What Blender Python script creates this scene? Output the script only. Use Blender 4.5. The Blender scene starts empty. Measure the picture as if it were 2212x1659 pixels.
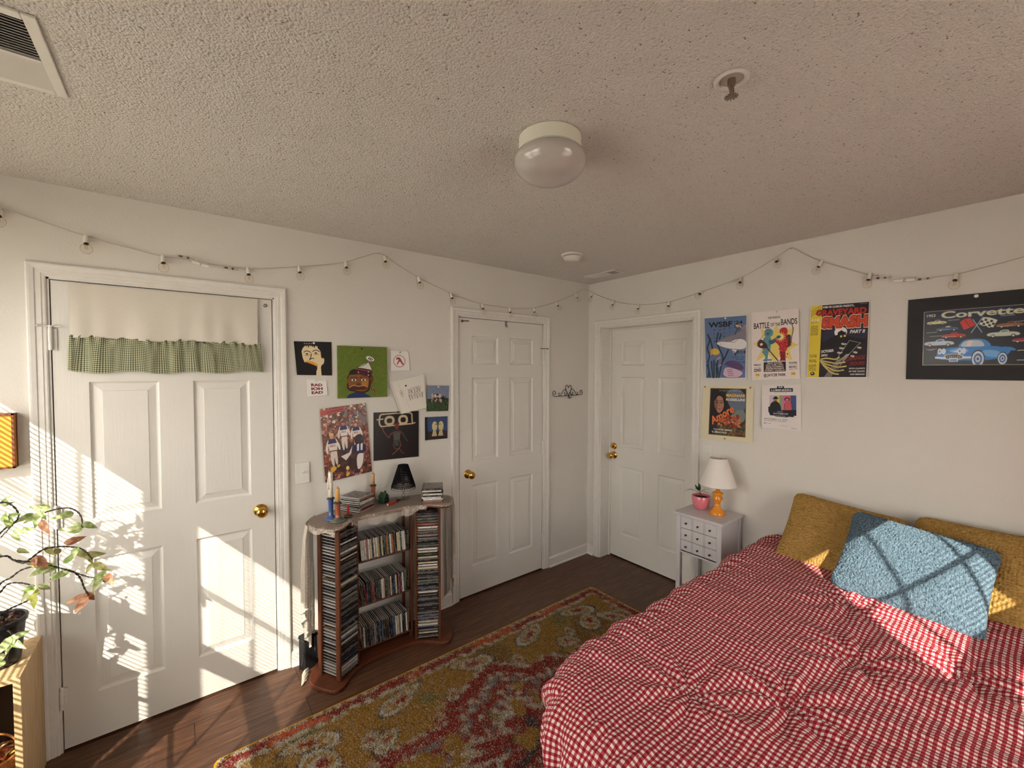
import bpy, bmesh, math, random
import numpy as np
from mathutils import Vector, Matrix, noise as mnoise
random.seed(7)
rng = np.random.default_rng(11)
PI = math.pi
scn = bpy.context.scene
COL = scn.collection

# ------------------------------------------------------------------ camera
H = 2.44            # ceiling height
RX, RY = -3.95, -3.38  # left wall plane x, front wall plane y; corner of back/right walls at origin
cam_d = bpy.data.cameras.new('camera'); cam = bpy.data.objects.new('camera', cam_d); COL.objects.link(cam)
YAW, PITCH, ROLL = math.radians(37.96521), math.radians(-1.76822), math.radians(0.10825)
fw = Vector((math.sin(YAW)*math.cos(PITCH), math.cos(YAW)*math.cos(PITCH), math.sin(PITCH)))
rt = Vector((math.cos(YAW), -math.sin(YAW), 0)); up = rt.cross(fw)
rt2 = rt*math.cos(ROLL)+up*math.sin(ROLL); up2 = -rt*math.sin(ROLL)+up*math.cos(ROLL)
M = Matrix((rt2, up2, -fw)).transposed().to_4x4()
M.translation = Vector((-2.91066, -2.604662, 1.661464))
cam.matrix_world = M
cam_d.sensor_fit = 'HORIZONTAL'; cam_d.sensor_width = 36.0
cam_d.lens = 914.73129*36.0/2212.0
cam_d.clip_start = .02; cam_d.clip_end = 200
scn.camera = cam

# ------------------------------------------------------------------ exposure
vs = scn.view_settings
vs.view_transform = 'Standard'; vs.look = 'None'; vs.gamma = 1.0; vs.use_curve_mapping = False
vs.exposure = 0.0

# ------------------------------------------------------------------ sky and sun
world = bpy.data.worlds.new('sky'); scn.world = world; world.use_nodes = True
bg = world.node_tree.nodes['Background']
bg.inputs[0].default_value = (1.0, .945, .90, 1); bg.inputs[1].default_value = 9.4
SUN = Vector((.9, 1.0, -.93)).normalized()
sd = bpy.data.lights.new('sun', 'SUN'); so = bpy.data.objects.new('sun', sd); COL.objects.link(so)
sd.energy = 19.0; sd.angle = math.radians(.53); sd.color = (1.0, .93, .80)
so.rotation_euler = SUN.to_track_quat('-Z', 'Y').to_euler(); so.location = (-6, -6, 6)

# ------------------------------------------------------------------ materials
def lin(c):
    return c/12.92 if c <= .04045 else ((c+.055)/1.055)**2.4
def rgb(*c):
    if len(c) == 1: c = c[0]
    return tuple(lin(v/255) for v in c)
MATS = {}
def mat(name, c, rough=.6, metal=0, spec=.5, **k):
    """plain principled material; c = sRGB 0-255 of the surface itself"""
    if name in MATS: return MATS[name]
    m = bpy.data.materials.new(name); m.use_nodes = True
    b = m.node_tree.nodes['Principled BSDF']
    b.inputs['Base Color'].default_value = (*rgb(c), 1)
    b.inputs['Roughness'].default_value = rough; b.inputs['Metallic'].default_value = metal
    b.inputs['Specular IOR Level'].default_value = spec
    for kk, v in k.items(): b.inputs[kk].default_value = v
    MATS[name] = m
    return m
class NT:
    """tiny node helper"""
    def __init__(s, name, rough=.6, spec=.5):
        s.m = bpy.data.materials.new(name); s.m.use_nodes = True; s.t = s.m.node_tree
        s.b = s.t.nodes['Principled BSDF']; s.b.inputs['Roughness'].default_value = rough
        s.b.inputs['Specular IOR Level'].default_value = spec
        s.out = s.t.nodes['Material Output']; MATS[name] = s.m
    def n(s, typ, **k):
        nd = s.t.nodes.new(typ)
        for a, v in k.items():
            if a.startswith('i_'):
                key = a[2:]; key = int(key) if key.isdigit() else key.replace('_', ' ')
                nd.inputs[key].default_value = v
            else: setattr(nd, a, v)
        return nd
    def l(s, a, b): s.t.links.new(a, b)
    def coord(s, kind='Object', scale=None):
        tc = s.n('ShaderNodeTexCoord')
        if scale is None: return tc.outputs[kind]
        mp = s.n('ShaderNodeMapping'); mp.inputs['Scale'].default_value = scale; s.l(tc.outputs[kind], mp.inputs[0]); return mp.outputs[0]
    def noise(s, co, scale, detail=3, rough=.5):
        nd = s.n('ShaderNodeTexNoise'); nd.inputs['Scale'].default_value = scale; nd.inputs['Detail'].default_value = detail
        nd.inputs['Roughness'].default_value = rough; s.l(co, nd.inputs['Vector']); return nd
    def ramp(s, fac, stops, interp='LINEAR'):
        r = s.n('ShaderNodeValToRGB'); cr = r.color_ramp; cr.interpolation = interp
        while len(cr.elements) < len(stops): cr.elements.new(.5)
        for e, (p, c) in zip(cr.elements, stops):
            e.position = p; e.color = (*(rgb(c) if not isinstance(c, (float, int)) else (c, c, c)), 1)
        s.l(fac, r.inputs[0]); return r
    def math(s, op, a, b=None, c=None, clamp=False):
        nd = s.n('ShaderNodeMath', operation=op, use_clamp=clamp)
        for i, v in enumerate((a, b, c)):
            if v is None: continue
            if isinstance(v, (int, float)): nd.inputs[i].default_value = v
            else: s.l(v, nd.inputs[i])
        return nd.outputs[0]
    def mix(s, fac, a, b, blend='MIX'):
        nd = s.n('ShaderNodeMix', data_type='RGBA', blend_type=blend)
        for i, v in ((0, fac), (6, a), (7, b)):
            if isinstance(v, (int, float)): nd.inputs[i].default_value = v
            elif isinstance(v, tuple): nd.inputs[i].default_value = (*rgb(v), 1)
            else: s.l(v, nd.inputs[i])
        return nd.outputs[2]
    def bump(s, h, strength=.3, dist=.01):
        nd = s.n('ShaderNodeBump'); nd.inputs['Strength'].default_value = strength; nd.inputs['Distance'].default_value = dist
        s.l(h, nd.inputs['Height']); s.l(nd.outputs[0], s.b.inputs['Normal']); return nd
    def color(s, o): s.l(o, s.b.inputs['Base Color'])

def m_wall():
    a = NT('wall_paint', .85, .25); co = a.coord(); n = a.noise(co, 130, 3)
    big = a.noise(co, 1.3, 2)
    a.color(a.ramp(big.outputs[0], [(.3, (219, 214, 206)), (.7, (225, 220, 212))]).outputs[0])
    a.bump(n.outputs[0], .22, .004); return a.m
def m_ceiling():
    a = NT('popcorn_ceiling', .95, .1); co = a.coord()
    n1 = a.noise(co, 120, 4, .6); n2 = a.noise(co, 250, 3, .6)
    v = a.n('ShaderNodeTexVoronoi', feature='SMOOTH_F1'); v.inputs['Scale'].default_value = 165; a.l(co, v.inputs['Vector'])
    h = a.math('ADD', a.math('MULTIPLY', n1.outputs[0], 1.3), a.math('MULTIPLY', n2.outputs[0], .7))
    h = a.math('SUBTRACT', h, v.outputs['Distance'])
    # deepest pits coloured darker, standing in for the shade inside them
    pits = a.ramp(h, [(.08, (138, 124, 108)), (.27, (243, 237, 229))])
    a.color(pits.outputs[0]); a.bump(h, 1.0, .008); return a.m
def m_floor():
    a = NT('dark_plank_floor', .42, .4); co = a.coord('Object')
    sep = a.n('ShaderNodeSeparateXYZ'); a.l(co, sep.inputs[0])
    br = a.n('ShaderNodeTexBrick', offset=.37, i_Scale=1.0, i_Mortar_Size=.0016, i_Mortar_Smooth=.1, i_Brick_Width=1.22, i_Row_Height=.152, i_Bias=0.0)
    br.inputs['Color1'].default_value = (.0, .0, .0, 1); br.inputs['Color2'].default_value = (1, 1, 1, 1)
    a.l(co, br.inputs['Vector'])
    mp = a.n('ShaderNodeMapping'); mp.inputs['Scale'].default_value = (1.6, 26, 1); a.l(co, mp.inputs[0])
    off = a.n('ShaderNodeVectorMath', operation='ADD'); a.l(mp.outputs[0], off.inputs[0]); a.l(br.outputs['Color'], off.inputs[1])
    g = a.noise(off.outputs[0], 3.2, 6, .65); g2 = a.noise(off.outputs[0], 11, 4, .6)
    grain = a.math('ADD', a.math('MULTIPLY', g.outputs[0], .65), a.math('MULTIPLY', g2.outputs[0], .35))
    c = a.ramp(grain, [(.30, (44, 28, 20)), (.5, (88, 58, 41)), (.68, (134, 92, 62))])
    c2 = a.mix(a.math('MULTIPLY', br.outputs['Color'], .22), c.outputs[0], (84, 64, 56))
    c3 = a.mix(br.outputs['Fac'], c2, (22, 14, 11))
    a.color(c3)
    hh = a.math('SUBTRACT', a.math('MULTIPLY', grain, .3), br.outputs['Fac'])
    a.bump(hh, .25, .003); return a.m
def m_trim():
    a = NT('white_trim_paint', .45, .4); co = a.coord(); n = a.noise(co, 40, 2)
    a.color(a.ramp(n.outputs[0], [(.3, (224, 220, 212)), (.7, (229, 225, 218))]).outputs[0]); return a.m
def m_door():
    a = NT('moulded_door_skin', .5, .35); co = a.coord('Object', (60, 60, 3))
    w = a.noise(co, 3.5, 5, .6)
    a.b.inputs['Base Color'].default_value = (*rgb(226, 222, 214), 1)
    a.bump(w.outputs[0], .16, .004); return a.m
def m_wood(name, c1, c2, axis=(3, 30, 30), rough=.45):
    a = NT(name, rough, .4); co = a.coord('Object', axis); n = a.noise(co, 3, 5, .6)
    a.color(a.ramp(n.outputs[0], [(.3, c1), (.7, c2)]).outputs[0]); a.bump(n.outputs[0], .1, .002); return a.m
def m_glass(name, tint=(1, 1, 1), gloss=.12, rough=.03):
    m = bpy.data.materials.new(name); m.use_nodes = True; t = m.node_tree; t.nodes.clear()
    o = t.nodes.new('ShaderNodeOutputMaterial'); mx = t.nodes.new('ShaderNodeMixShader')
    tr = t.nodes.new('ShaderNodeBsdfTransparent'); tr.inputs[0].default_value = (*tint, 1)
    gl = t.nodes.new('ShaderNodeBsdfGlossy'); gl.inputs['Roughness'].default_value = rough
    lw = t.nodes.new('ShaderNodeLayerWeight'); lw.inputs[0].default_value = gloss
    t.links.new(lw.outputs['Fresnel'], mx.inputs[0]); t.links.new(tr.outputs[0], mx.inputs[1]); t.links.new(gl.outputs[0], mx.inputs[2])
    t.links.new(mx.outputs[0], o.inputs[0]); MATS[name] = m; return m
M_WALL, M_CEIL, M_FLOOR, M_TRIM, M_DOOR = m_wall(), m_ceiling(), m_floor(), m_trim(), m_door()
M_BRASS = mat('polished_brass', (214, 168, 84), .16, 1.0)
M_WHITE = mat('white_plastic', (226, 222, 214), .4)
M_BLACK = mat('dark_void', (12, 10, 9), .8)
M_PIN = mat('white_pin_plastic', (235, 232, 226), .3)
M_GLASS = m_glass('window_glass', (.97, .99, .98))

# ------------------------------------------------------------------ mesh builder
class MB:
    def __init__(s): s.v = []; s.f = []; s.m = []; s.uv = None
    def add(s, vs, fs, mi=0):
        k = len(s.v); s.v.extend([tuple(v) for v in vs]); s.f.extend([tuple(i+k for i in f) for f in fs]); s.m.extend([mi]*len(fs)); return s
    def box(s, x0, x1, y0, y1, z0, z1, mi=0, T=None):
        vs = [Vector((x, y, z)) for z in (z0, z1) for y in (y0, y1) for x in (x0, x1)]
        if T is not None: vs = [T @ v for v in vs]
        return s.add(vs, [(0, 2, 3, 1), (4, 5, 7, 6), (0, 1, 5, 4), (2, 6, 7, 3), (0, 4, 6, 2), (1, 3, 7, 5)], mi)
    def lathe(s, prof, n=32, c=(0, 0, 0), mi=0, cap=True, T=None):
        vs = []; fs = []
        for r, z in prof:
            for i in range(n):
                a = 2*PI*i/n; vs.append(Vector((c[0]+r*math.cos(a), c[1]+r*math.sin(a), c[2]+z)))
        if T is not None: vs = [T @ v for v in vs]
        for j in range(len(prof)-1):
            for i in range(n):
                a, b = j*n+i, j*n+(i+1) % n; fs.append((a, b, b+n, a+n))
        if cap: fs.append(tuple(range(n-1, -1, -1))); fs.append(tuple((len(prof)-1)*n+i for i in range(n)))
        return s.add(vs, fs, mi)
    def tube(s, pts, r, n=8, mi=0, closed=False):
        pts = [Vector(p) for p in pts]; rs = r if isinstance(r, (list, tuple)) else [r]*len(pts)
        vs = []; fs = []; prev = None
        for i, p in enumerate(pts):
            if closed: d = pts[(i+1) % len(pts)]-pts[i-1]
            else: d = pts[min(i+1, len(pts)-1)]-pts[max(i-1, 0)]
            if d.length < 1e-9: d = Vector((0, 0, 1))
            d.normalize()
            if prev is None:
                a = Vector((0, 0, 1)) if abs(d.z) < .9 else Vector((1, 0, 0)); u = d.cross(a).normalized()
            else: u = (prev-d*prev.dot(d)); u = u.normalized() if u.length > 1e-6 else d.orthogonal().normalized()
            prev = u; w = d.cross(u)
            for k in range(n):
                t = 2*PI*k/n; vs.append(p+(u*math.cos(t)+w*math.sin(t))*rs[i])
        m = len(pts)
        for i in range(m if closed else m-1):
            for k in range(n):
                a, b = i*n+k, i*n+(k+1) % n; c2, d2 = ((i+1) % m)*n+k, ((i+1) % m)*n+(k+1) % n
                fs.append((a, b, d2, c2))
        if not closed: fs.append(tuple(range(n-1, -1, -1))); fs.append(tuple((m-1)*n+k for k in range(n)))
        return s.add(vs, fs, mi)
    def prism(s, poly, z0, z1, mi=0, T=None):
        n = len(poly); vs = [Vector((p[0], p[1], z0)) for p in poly]+[Vector((p[0], p[1], z1)) for p in poly]
        if T is not None: vs = [T @ v for v in vs]
        return s.add(vs, [tuple(range(n-1, -1, -1)), tuple(range(n, 2*n))]+[(i, (i+1) % n, n+(i+1) % n, n+i) for i in range(n)], mi)
    def sphere(s, c, r, n=16, mi=0, sc=(1, 1, 1)):
        prof = [(max(math.sin(PI*j/n), 1e-4)*r, -math.cos(PI*j/n)*r) for j in range(n+1)]
        k = len(s.v); s.lathe(prof, n*2 if n < 14 else 24, (0, 0, 0), mi, cap=False)
        s.v[k:] = [(c[0]+v[0]*sc[0], c[1]+v[1]*sc[1], c[2]+v[2]*sc[2]) for v in s.v[k:]]; return s
def smooth_poly(pts, it=2):
    for _ in range(it):
        o = []
        for i in range(len(pts)):
            a, b = pts[i], pts[(i+1) % len(pts)]
            o += [(a[0]*.75+b[0]*.25, a[1]*.75+b[1]*.25), (a[0]*.25+b[0]*.75, a[1]*.25+b[1]*.75)]
        pts = o
    return pts
def catmull(pts, k=6):
    P = [Vector(p) for p in pts]; o = []
    for i in range(len(P)-1):
        a, b, c, d = P[max(i-1, 0)], P[i], P[i+1], P[min(i+2, len(P)-1)]
        for j in range(k):
            t = j/k; o.append(.5*((2*b)+(c-a)*t+(2*a-5*b+4*c-d)*t*t+(3*b-3*c+d-a)*t*t*t))
    o.append(P[-1]); return o
def obj(name, mb, mats, parent=None, smooth=False, bevel=0, seg=2, loc=None, rot=None):
    me = bpy.data.meshes.new(name)
    me.from_pydata([tuple(v) for v in mb.v], [], mb.f)
    for m in (mats if isinstance(mats, (list, tuple)) else [mats]): me.materials.append(m)
    if any(mb.m): me.polygons.foreach_set('material_index', mb.m)
    o = bpy.data.objects.new(name, me); COL.objects.link(o)
    if parent is not None: o.parent = parent
    if loc is not None: o.location = loc
    if rot is not None: o.rotation_euler = rot
    bm = bmesh.new(); bm.from_mesh(me); bmesh.ops.recalc_face_normals(bm, faces=bm.faces); bm.to_mesh(me); bm.free()
    if smooth: me.shade_smooth()
    if bevel:
        b = o.modifiers.new('bevel', 'BEVEL'); b.width = bevel; b.segments = seg; b.limit_method = 'ANGLE'; b.angle_limit = math.radians(40)
    if smooth == 'auto':
        me.set_sharp_from_angle(angle=math.radians(40))
    return o
def tag(o, label=None, cat=None, group=None, kind=None):
    if label: o['label'] = label
    if cat: o['category'] = cat
    if group: o['group'] = group
    if kind: o['kind'] = kind
    return o
def thing(name, loc, label, cat, group=None, rz=0, kind=None):
    o = bpy.data.objects.new(name, None); COL.objects.link(o); o.location = loc; o.rotation_euler = (0, 0, rz)
    o.empty_display_size = .05
    return tag(o, label, cat, group, kind)
def struct(o, label=None): o['kind'] = 'structure'; (label and tag(o, label)); return o
def grid_mesh(name, P, mats, parent=None, cols=None, uv=None, smooth=True, mask=None, loc=None):
    """P: (n,m,3) numpy vertex grid; cols (n,m,3) linear colours; uv (n,m,2)"""
    n, m = P.shape[:2]; me = bpy.data.meshes.new(name)
    idx = np.arange(n*m).reshape(n, m)
    q = np.stack([idx[:-1, :-1], idx[:-1, 1:], idx[1:, 1:], idx[1:, :-1]], -1).reshape(-1, 4)
    if mask is not None: q = q[mask.reshape(-1)]
    me.vertices.add(n*m); me.vertices.foreach_set('co', P.reshape(-1).astype(np.float32))
    me.loops.add(q.size); me.loops.foreach_set('vertex_index', q.reshape(-1).astype(np.int32))
    me.polygons.add(len(q)); me.polygons.foreach_set('loop_start', (np.arange(len(q))*4).astype(np.int32))
    me.polygons.foreach_set('loop_total', np.full(len(q), 4, np.int32))
    me.update(calc_edges=True)
    if cols is not None:
        at = me.color_attributes.new('ink', 'FLOAT_COLOR', 'POINT')
        c = np.ones((n*m, 4), np.float32); c[:, :3] = cols.reshape(-1, 3); at.data.foreach_set('color', c.reshape(-1))
    if uv is not None:
        ul = me.uv_layers.new(name='UVMap'); ul.data.foreach_set('uv', uv.reshape(-1, 2)[q.reshape(-1)].reshape(-1).astype(np.float32))
    for mm in (mats if isinstance(mats, (list, tuple)) else [mats]): me.materials.append(mm)
    me.validate()
    if smooth: me.shade_smooth()
    o = bpy.data.objects.new(name, me); COL.objects.link(o)
    if parent is not None: o.parent = parent
    if loc is not None: o.location = loc
    return o
def copy_thing(src, loc, rot=None, label=None, mats=None):
    r = src.copy(); COL.objects.link(r); r.location = loc
    if rot is not None: r.rotation_euler = rot
    if label: r['label'] = label
    for ch in src.children:
        c = ch.copy(); COL.objects.link(c); c.parent = r
        for g in ch.children:
            d = g.copy(); COL.objects.link(d); d.parent = c
    return r

# ================================================================== THE ROOM
def panel(name, axis, val, u0, u1, z0, z1, holes, outward, thick, mats, through=False):
    """wall with rectangular pockets; axis 'x' or 'y' plane at val; holes (u0,u1,z0,z1,depth)"""
    mb = MB(); us = sorted({u0, u1, *[h[0] for h in holes], *[h[1] for h in holes]}); zs = sorted({z0, z1, *[h[2] for h in holes], *[h[3] for h in holes]})
    def P(u, z, d): return (val+outward*d, u, z) if axis == 'x' else (u, val+outward*d, z)
    for i in range(len(us)-1):
        for j in range(len(zs)-1):
            uc, zc = (us[i]+us[i+1])/2, (zs[j]+zs[j+1])/2
            if any(h[0] < uc < h[1] and h[2] < zc < h[3] for h in holes):
                if through: continue
            else:
                mb.add([P(us[i], zs[j], 0), P(us[i+1], zs[j], 0), P(us[i+1], zs[j+1], 0), P(us[i], zs[j+1], 0)], [(0, 1, 2, 3)])
                if through: mb.add([P(us[i], zs[j], thick), P(us[i+1], zs[j], thick), P(us[i+1], zs[j+1], thick), P(us[i], zs[j+1], thick)], [(0, 1, 2, 3)])
                continue
    for h in holes:
        a, b, c, d, dp = h
        q = [(a, c), (b, c), (b, d), (a, d)]
        vs = [P(u, z, 0) for u, z in q]+[P(u, z, dp) for u, z in q]
        mb.add(vs, [(i, (i+1) % 4, 4+(i+1) % 4, 4+i) for i in range(4)]+([] if through else [(4, 5, 6, 7)]))
    if not through: mb.add([P(u0, z0, thick), P(u1, z0, thick), P(u1, z1, thick), P(u0, z1, thick)], [(0, 1, 2, 3)])
    q = [(u0, z0), (u1, z0), (u1, z1), (u0, z1)]
    mb.add([P(u, z, 0) for u, z in q]+[P(u, z, thick) for u, z in q], [(i, (i+1) % 4, 4+(i+1) % 4, 4+i) for i in range(4)])
    o = obj(name, mb, mats); o['kind'] = 'structure'; return o

mb = MB().box(RX-.15, .25, RY-.15, .25, -.1, 0); o = obj('floor', mb, M_FLOOR); struct(o)
mb = MB().box(RX-.15, .25, RY-.15, .25, H, H+.1); o = obj('ceiling', mb, M_CEIL); struct(o)
# slab openings (slab edges measured on the photo's two walls)
D1 = (-3.339, -2.522); D2 = (-1.352, -.558); D3 = (-.998, -.140)
G = .016
panel('wall_back', 'y', 0, RX-.12, .25, -.05, H, [(D1[0]-G, D1[1]+G, -.04, 2.054, .06), (D2[0]-G, D2[1]+G, -.04, 2.054, .06)], 1, .25, M_WALL)
panel('wall_right', 'x', 0, RY-.12, 0, -.05, H, [(D3[0], D3[1], -.04, 2.044, .19)], 1, .25, M_WALL)
WIN = [(-1.125, -.195), (-2.13, -1.212)]      # the two windows in the left wall (y ranges)
WIN_F = (-1.888, -.99)                    # the window in the front wall (x range)
ZS, ZH = .72, 2.14
panel('wall_left', 'x', RX, RY-.12, 0, 0, H, [(a, b, ZS, ZH, .12) for a, b in WIN], -1, .12, M_WALL, True)
panel('wall_front', 'y', RY, RX-.12, .12, 0, H, [(*WIN_F, ZS, 2.235, .12)], -1, .12, M_WALL, True)

# ---- casings: moulded profile swept round an opening with mitred corners
PROF = [(0, 0), (0, .006), (.004, .008), (.012, .008), (.014, .0105), (.030, .0105), (.033, .014), (.046, .0165), (.052, .0165), (.057, .013), (.057, 0)]
def casing(name, axis, a, b, z1, parent, w=.057, z0=0, s=-1):
    """a<b inner edges; s: side of the room"""
    mb = MB(); sc = w/.057
    def P(u, z, t): return (s*t, u, z) if axis == 'x' else (u, s*t, z)
    rings = [[P(a-o*sc, z0, t) for o, t in PROF], [P(a-o*sc, z1+o*sc, t) for o, t in PROF], [P(b+o*sc, z1+o*sc, t) for o, t in PROF], [P(b+o*sc, z0, t) for o, t in PROF]]
    n = len(PROF)
    for k in range(3):
        vs = rings[k]+rings[k+1]; mb.add(vs, [(i, i+1, n+i+1, n+i) for i in range(n-1)])
    mb.add(rings[0], [tuple(range(n))]); mb.add(rings[3], [tuple(range(n))])
    return obj(name, mb, M_TRIM, parent)
# ---- six panel slab in local coords: u 0..w, z 0..h, face at depth 0 looking to -n
def six_panel(w, h, thick, P):
    mb = MB(); m = .105*w/.8; pw = .237; gap = (w-2*pw-2*m)
    us = [(m, m+pw), (w-m-pw, w-m)]; zs = [(.208, .810), (.988, 1.598), (1.698, 1.903)]
    U = sorted({0, w, *[x for r in us for x in r]}); Z = sorted({0, h, *[x for r in zs for x in r]})
    for i in range(len(U)-1):
        for j in range(len(Z)-1):
            uc, zc = (U[i]+U[i+1])/2, (Z[j]+Z[j+1])/2
            hit = any(r[0] < uc < r[1] for r in us) and any(r[0] < zc < r[1] for r in zs)
            if not hit: mb.add([P(U[i], Z[j], 0), P(U[i+1], Z[j], 0), P(U[i+1], Z[j+1], 0), P(U[i], Z[j+1], 0)], [(0, 1, 2, 3)])
            else:
                rings = []
                for ins, d in ((0, 0), (.003, .005), (.008, .009), (.013, .010), (.040, .0035), (.042, .0015)):
                    rings.append([P(U[i]+ins, Z[j]+ins, d), P(U[i+1]-ins, Z[j]+ins, d), P(U[i+1]-ins, Z[j+1]-ins, d), P(U[i]+ins, Z[j+1]-ins, d)])
                for k in range(len(rings)-1): mb.add(rings[k]+rings[k+1], [(q, (q+1) % 4, 4+(q+1) % 4, 4+q) for q in range(4)])
                mb.add(rings[-1], [(0, 1, 2, 3)])
    q = [(0, 0), (w, 0), (w, h), (0, h)]
    mb.add([P(u, z, 0) for u, z in q]+[P(u, z, thick) for u, z in q], [(i, (i+1) % 4, 4+(i+1) % 4, 4+i) for i in range(4)]+[(4, 5, 6, 7)])
    return mb
def knob(parent, loc, T):
    """round brass knob, axis = local z before T"""
    M4 = Matrix.Translation(loc) @ T
    k = MB().lathe([(.001, 0), (.033, 0), (.033, .004), (.027, .008), (.012, .012), (.010, .030), (.014, .036), (.024, .042), (.0275, .052), (.026, .062), (.018, .068), (.001, .070)], 32, mi=0, T=M4)
    o = obj('door_knob', k, M_BRASS, parent, smooth=True); o['label'] = 'polished brass knob'
    return o
def hinge(parent, x, y, z, name='hinge'):
    m = MB(); m.tube([(x, y, z-.045), (x, y, z+.045)], .0065, 12)
    for q in (-.03, 0, .03): m.tube([(x, y, z+q-.012), (x, y, z+q+.012)], .0075, 12)
    m.sphere((x, y, z+.048), .007, 8); m.box(x-.018, x+.018, y+.004, y+.006, z-.045, z+.045)
    return obj(name, m, M_TRIM, parent, smooth='auto')
T_A = Matrix.Rotation(PI/2, 4, 'X')       # +z -> -y (into the room off the back wall)
T_B = Matrix.Rotation(-PI/2, 4, 'Y')      # +z -> -x
def door_back(name, D, hinge_left, knob_x, label):
    t = thing(name, (0, 0, 0), label, 'door', kind='structure')
    a, b = D[0]-.012, D[1]+.012
    casing('casing', 'y', a, b, 2.052, t)
    j = MB()   # jamb edge and stop behind the slab
    j.box(a-.004, D[0]-.004, -.001, .055, 0, 2.052); j.box(D[1]+.004, b+.004, -.001, .055, 0, 2.052); j.box(a-.004, b+.004, -.001, .055, 2.044, 2.056)
    j.box(D[0]-.004, D[0]+.01, .040, .055, 0, 2.044); j.box(D[1]-.01, D[1]+.004, .040, .055, 0, 2.044); j.box(D[0], D[1], .040, .055, 2.03, 2.044)
    obj('door_jamb', j, M_TRIM, t)
    w = D[1]-D[0]; s = six_panel(w, 2.028, .035, lambda u, z, d: (D[0]+u, .002+d, .012+z))
    slab = obj('door_slab', s, M_DOOR, t)
    knob(slab, Vector((knob_x, .002, .912)), T_A)
    hx = D[0]-.003 if hinge_left else D[1]+.003
    for z in (1.79, 1.03, .24): hinge(t, hx, -.007, z)
    # pin-mounted door stop on the top hinge
    m = MB(); sgn = -1 if hinge_left else 1
    m.tube([(hx-.002*sgn, -.007, 1.843), (hx-.002*sgn, -.007, 1.849)], .011, 12)
    m.tube([(hx, -.010, 1.846), (hx+sgn*.035, -.018, 1.846)], .003, 8); m.tube([(hx+sgn*.033, -.018, 1.846), (hx+sgn*.040, -.019, 1.846)], .006, 10)
    m.tube([(hx, -.010, 1.846), (hx-sgn*.035, -.012, 1.846)], .003, 8)
    obj('hinge_stop', m, M_TRIM if hinge_left else mat('dull_steel', (122, 112, 102), .4, .7), t)
    return t
d1 = door_back('door_1', D1, True, -2.588, 'white six-panel door with a gingham valance hung across its top')
d2 = door_back('door_2', D2, False, -1.283, 'white six-panel closet door between the poster wall and the corner')
m = MB(); m.box(-.945, -.93, -.004, .002, 2.0, 2.044); m.tube([(-.9375, -.006, 2.02), (-.9375, -.016, 2.0), (-.9375, -.012, 1.99)], .003, 6)
obj('over_door_hook', m, mat('grey_steel', (150, 146, 140), .35, .8), d2)
m = MB(); m.tube([(-1.335, -.004, 2.018), (-1.28, -.012, 2.018)], .004, 8); m.lathe([(.009, 0), (.009, .006)], 16, T=Matrix.Translation((-1.330, -.002, 2.016)) @ T_A)
obj('roller_catch', m, MATS['dull_steel'], d2)
# entry door, set back in its jamb
d3 = thing('door_3', (0, 0, 0), 'white six-panel door with brass knob and deadbolt set deep in its frame', 'door', kind='structure')
casing('casing', 'x', D3[0], D3[1], 2.032+.013, d3)
j = MB(); j.box(.0, .19, D3[1]-.012, D3[1], 0, 2.044); j.box(0, .19, D3[0], D3[0]+.012, 0, 2.044); j.box(0, .19, D3[0], D3[1], 2.032, 2.044)
j.box(.112, .128, D3[1]-.024, D3[1]-.012, 0, 2.032); j.box(.112, .128, D3[0]+.012, D3[0]+.024, 0, 2.032); j.box(.112, .128, D3[0], D3[1], 2.020, 2.032)
obj('door_jamb', j, M_TRIM, d3, bevel=.0015)
w3 = D3[1]-D3[0]-.030
slab = obj('door_slab', six_panel(w3, 2.016, .04, lambda u, z, d: (.130+d, D3[1]-.015-u, .012+z)), M_DOOR, d3)
knob(slab, Vector((.130, -.196, .912)), T_B)
m = MB().lathe([(.001, 0), (.030, 0), (.030, .004), (.026, .010), (.018, .013), (.001, .013)], 32, T=Matrix.Translation((.130, -.196, .992)) @ T_B)
m.box(-.004, .004, -.013, .013, .013, .030, T=Matrix.Translation((.130, -.196, .992)) @ T_B @ Matrix.Rotation(PI/2, 4, 'Z'))
obj('deadbolt', m, M_BRASS, slab, smooth='auto')['label'] = 'brass deadbolt with thumb turn'

# ---- baseboards
BP = [(0, 0), (0, .013), (.008, .013), (.070, .011), (.078, .008), (.083, .003), (.083, 0)]
def baseboard(name, axis, segs, val=0, s=-1, parent=None):
    mb = MB()
    for a, b in segs:
        def P(u, z, t): return (val+s*t, u, z) if axis == 'x' else (u, val+s*t, z)
        mb.add([P(a, z, t) for z, t in BP]+[P(b, z, t) for z, t in BP], [(i, i+1, len(BP)+i+1, len(BP)+i) for i in range(len(BP)-1)]+[tuple(range(len(BP))), tuple(range(len(BP), 2*len(BP)))])
        q = [(0, .013), (0, .024), (.006, .023), (.012, .018), (.014, .013)]  # shoe moulding
        mb.add([P(a, z, t) for z, t in q]+[P(b, z, t) for z, t in q], [(i, i+1, len(q)+i+1, len(q)+i) for i in range(len(q)-1)]+[tuple(range(len(q))), tuple(range(len(q), 2*len(q)))])
    o = obj(name, mb, M_TRIM); struct(o)
baseboard('baseboard_back', 'y', [(RX, D1[0]-.07), (D1[1]+.07, D2[0]-.07), (D2[1]+.07, 0)])
baseboard('baseboard_right', 'x', [(RY, D3[0]-.058), (D3[1]+.058, 0)])
baseboard('baseboard_left', 'x', [(RY, 0)], RX, 1)
baseboard('baseboard_front', 'y', [(RX, 0)], RY, 1)

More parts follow.
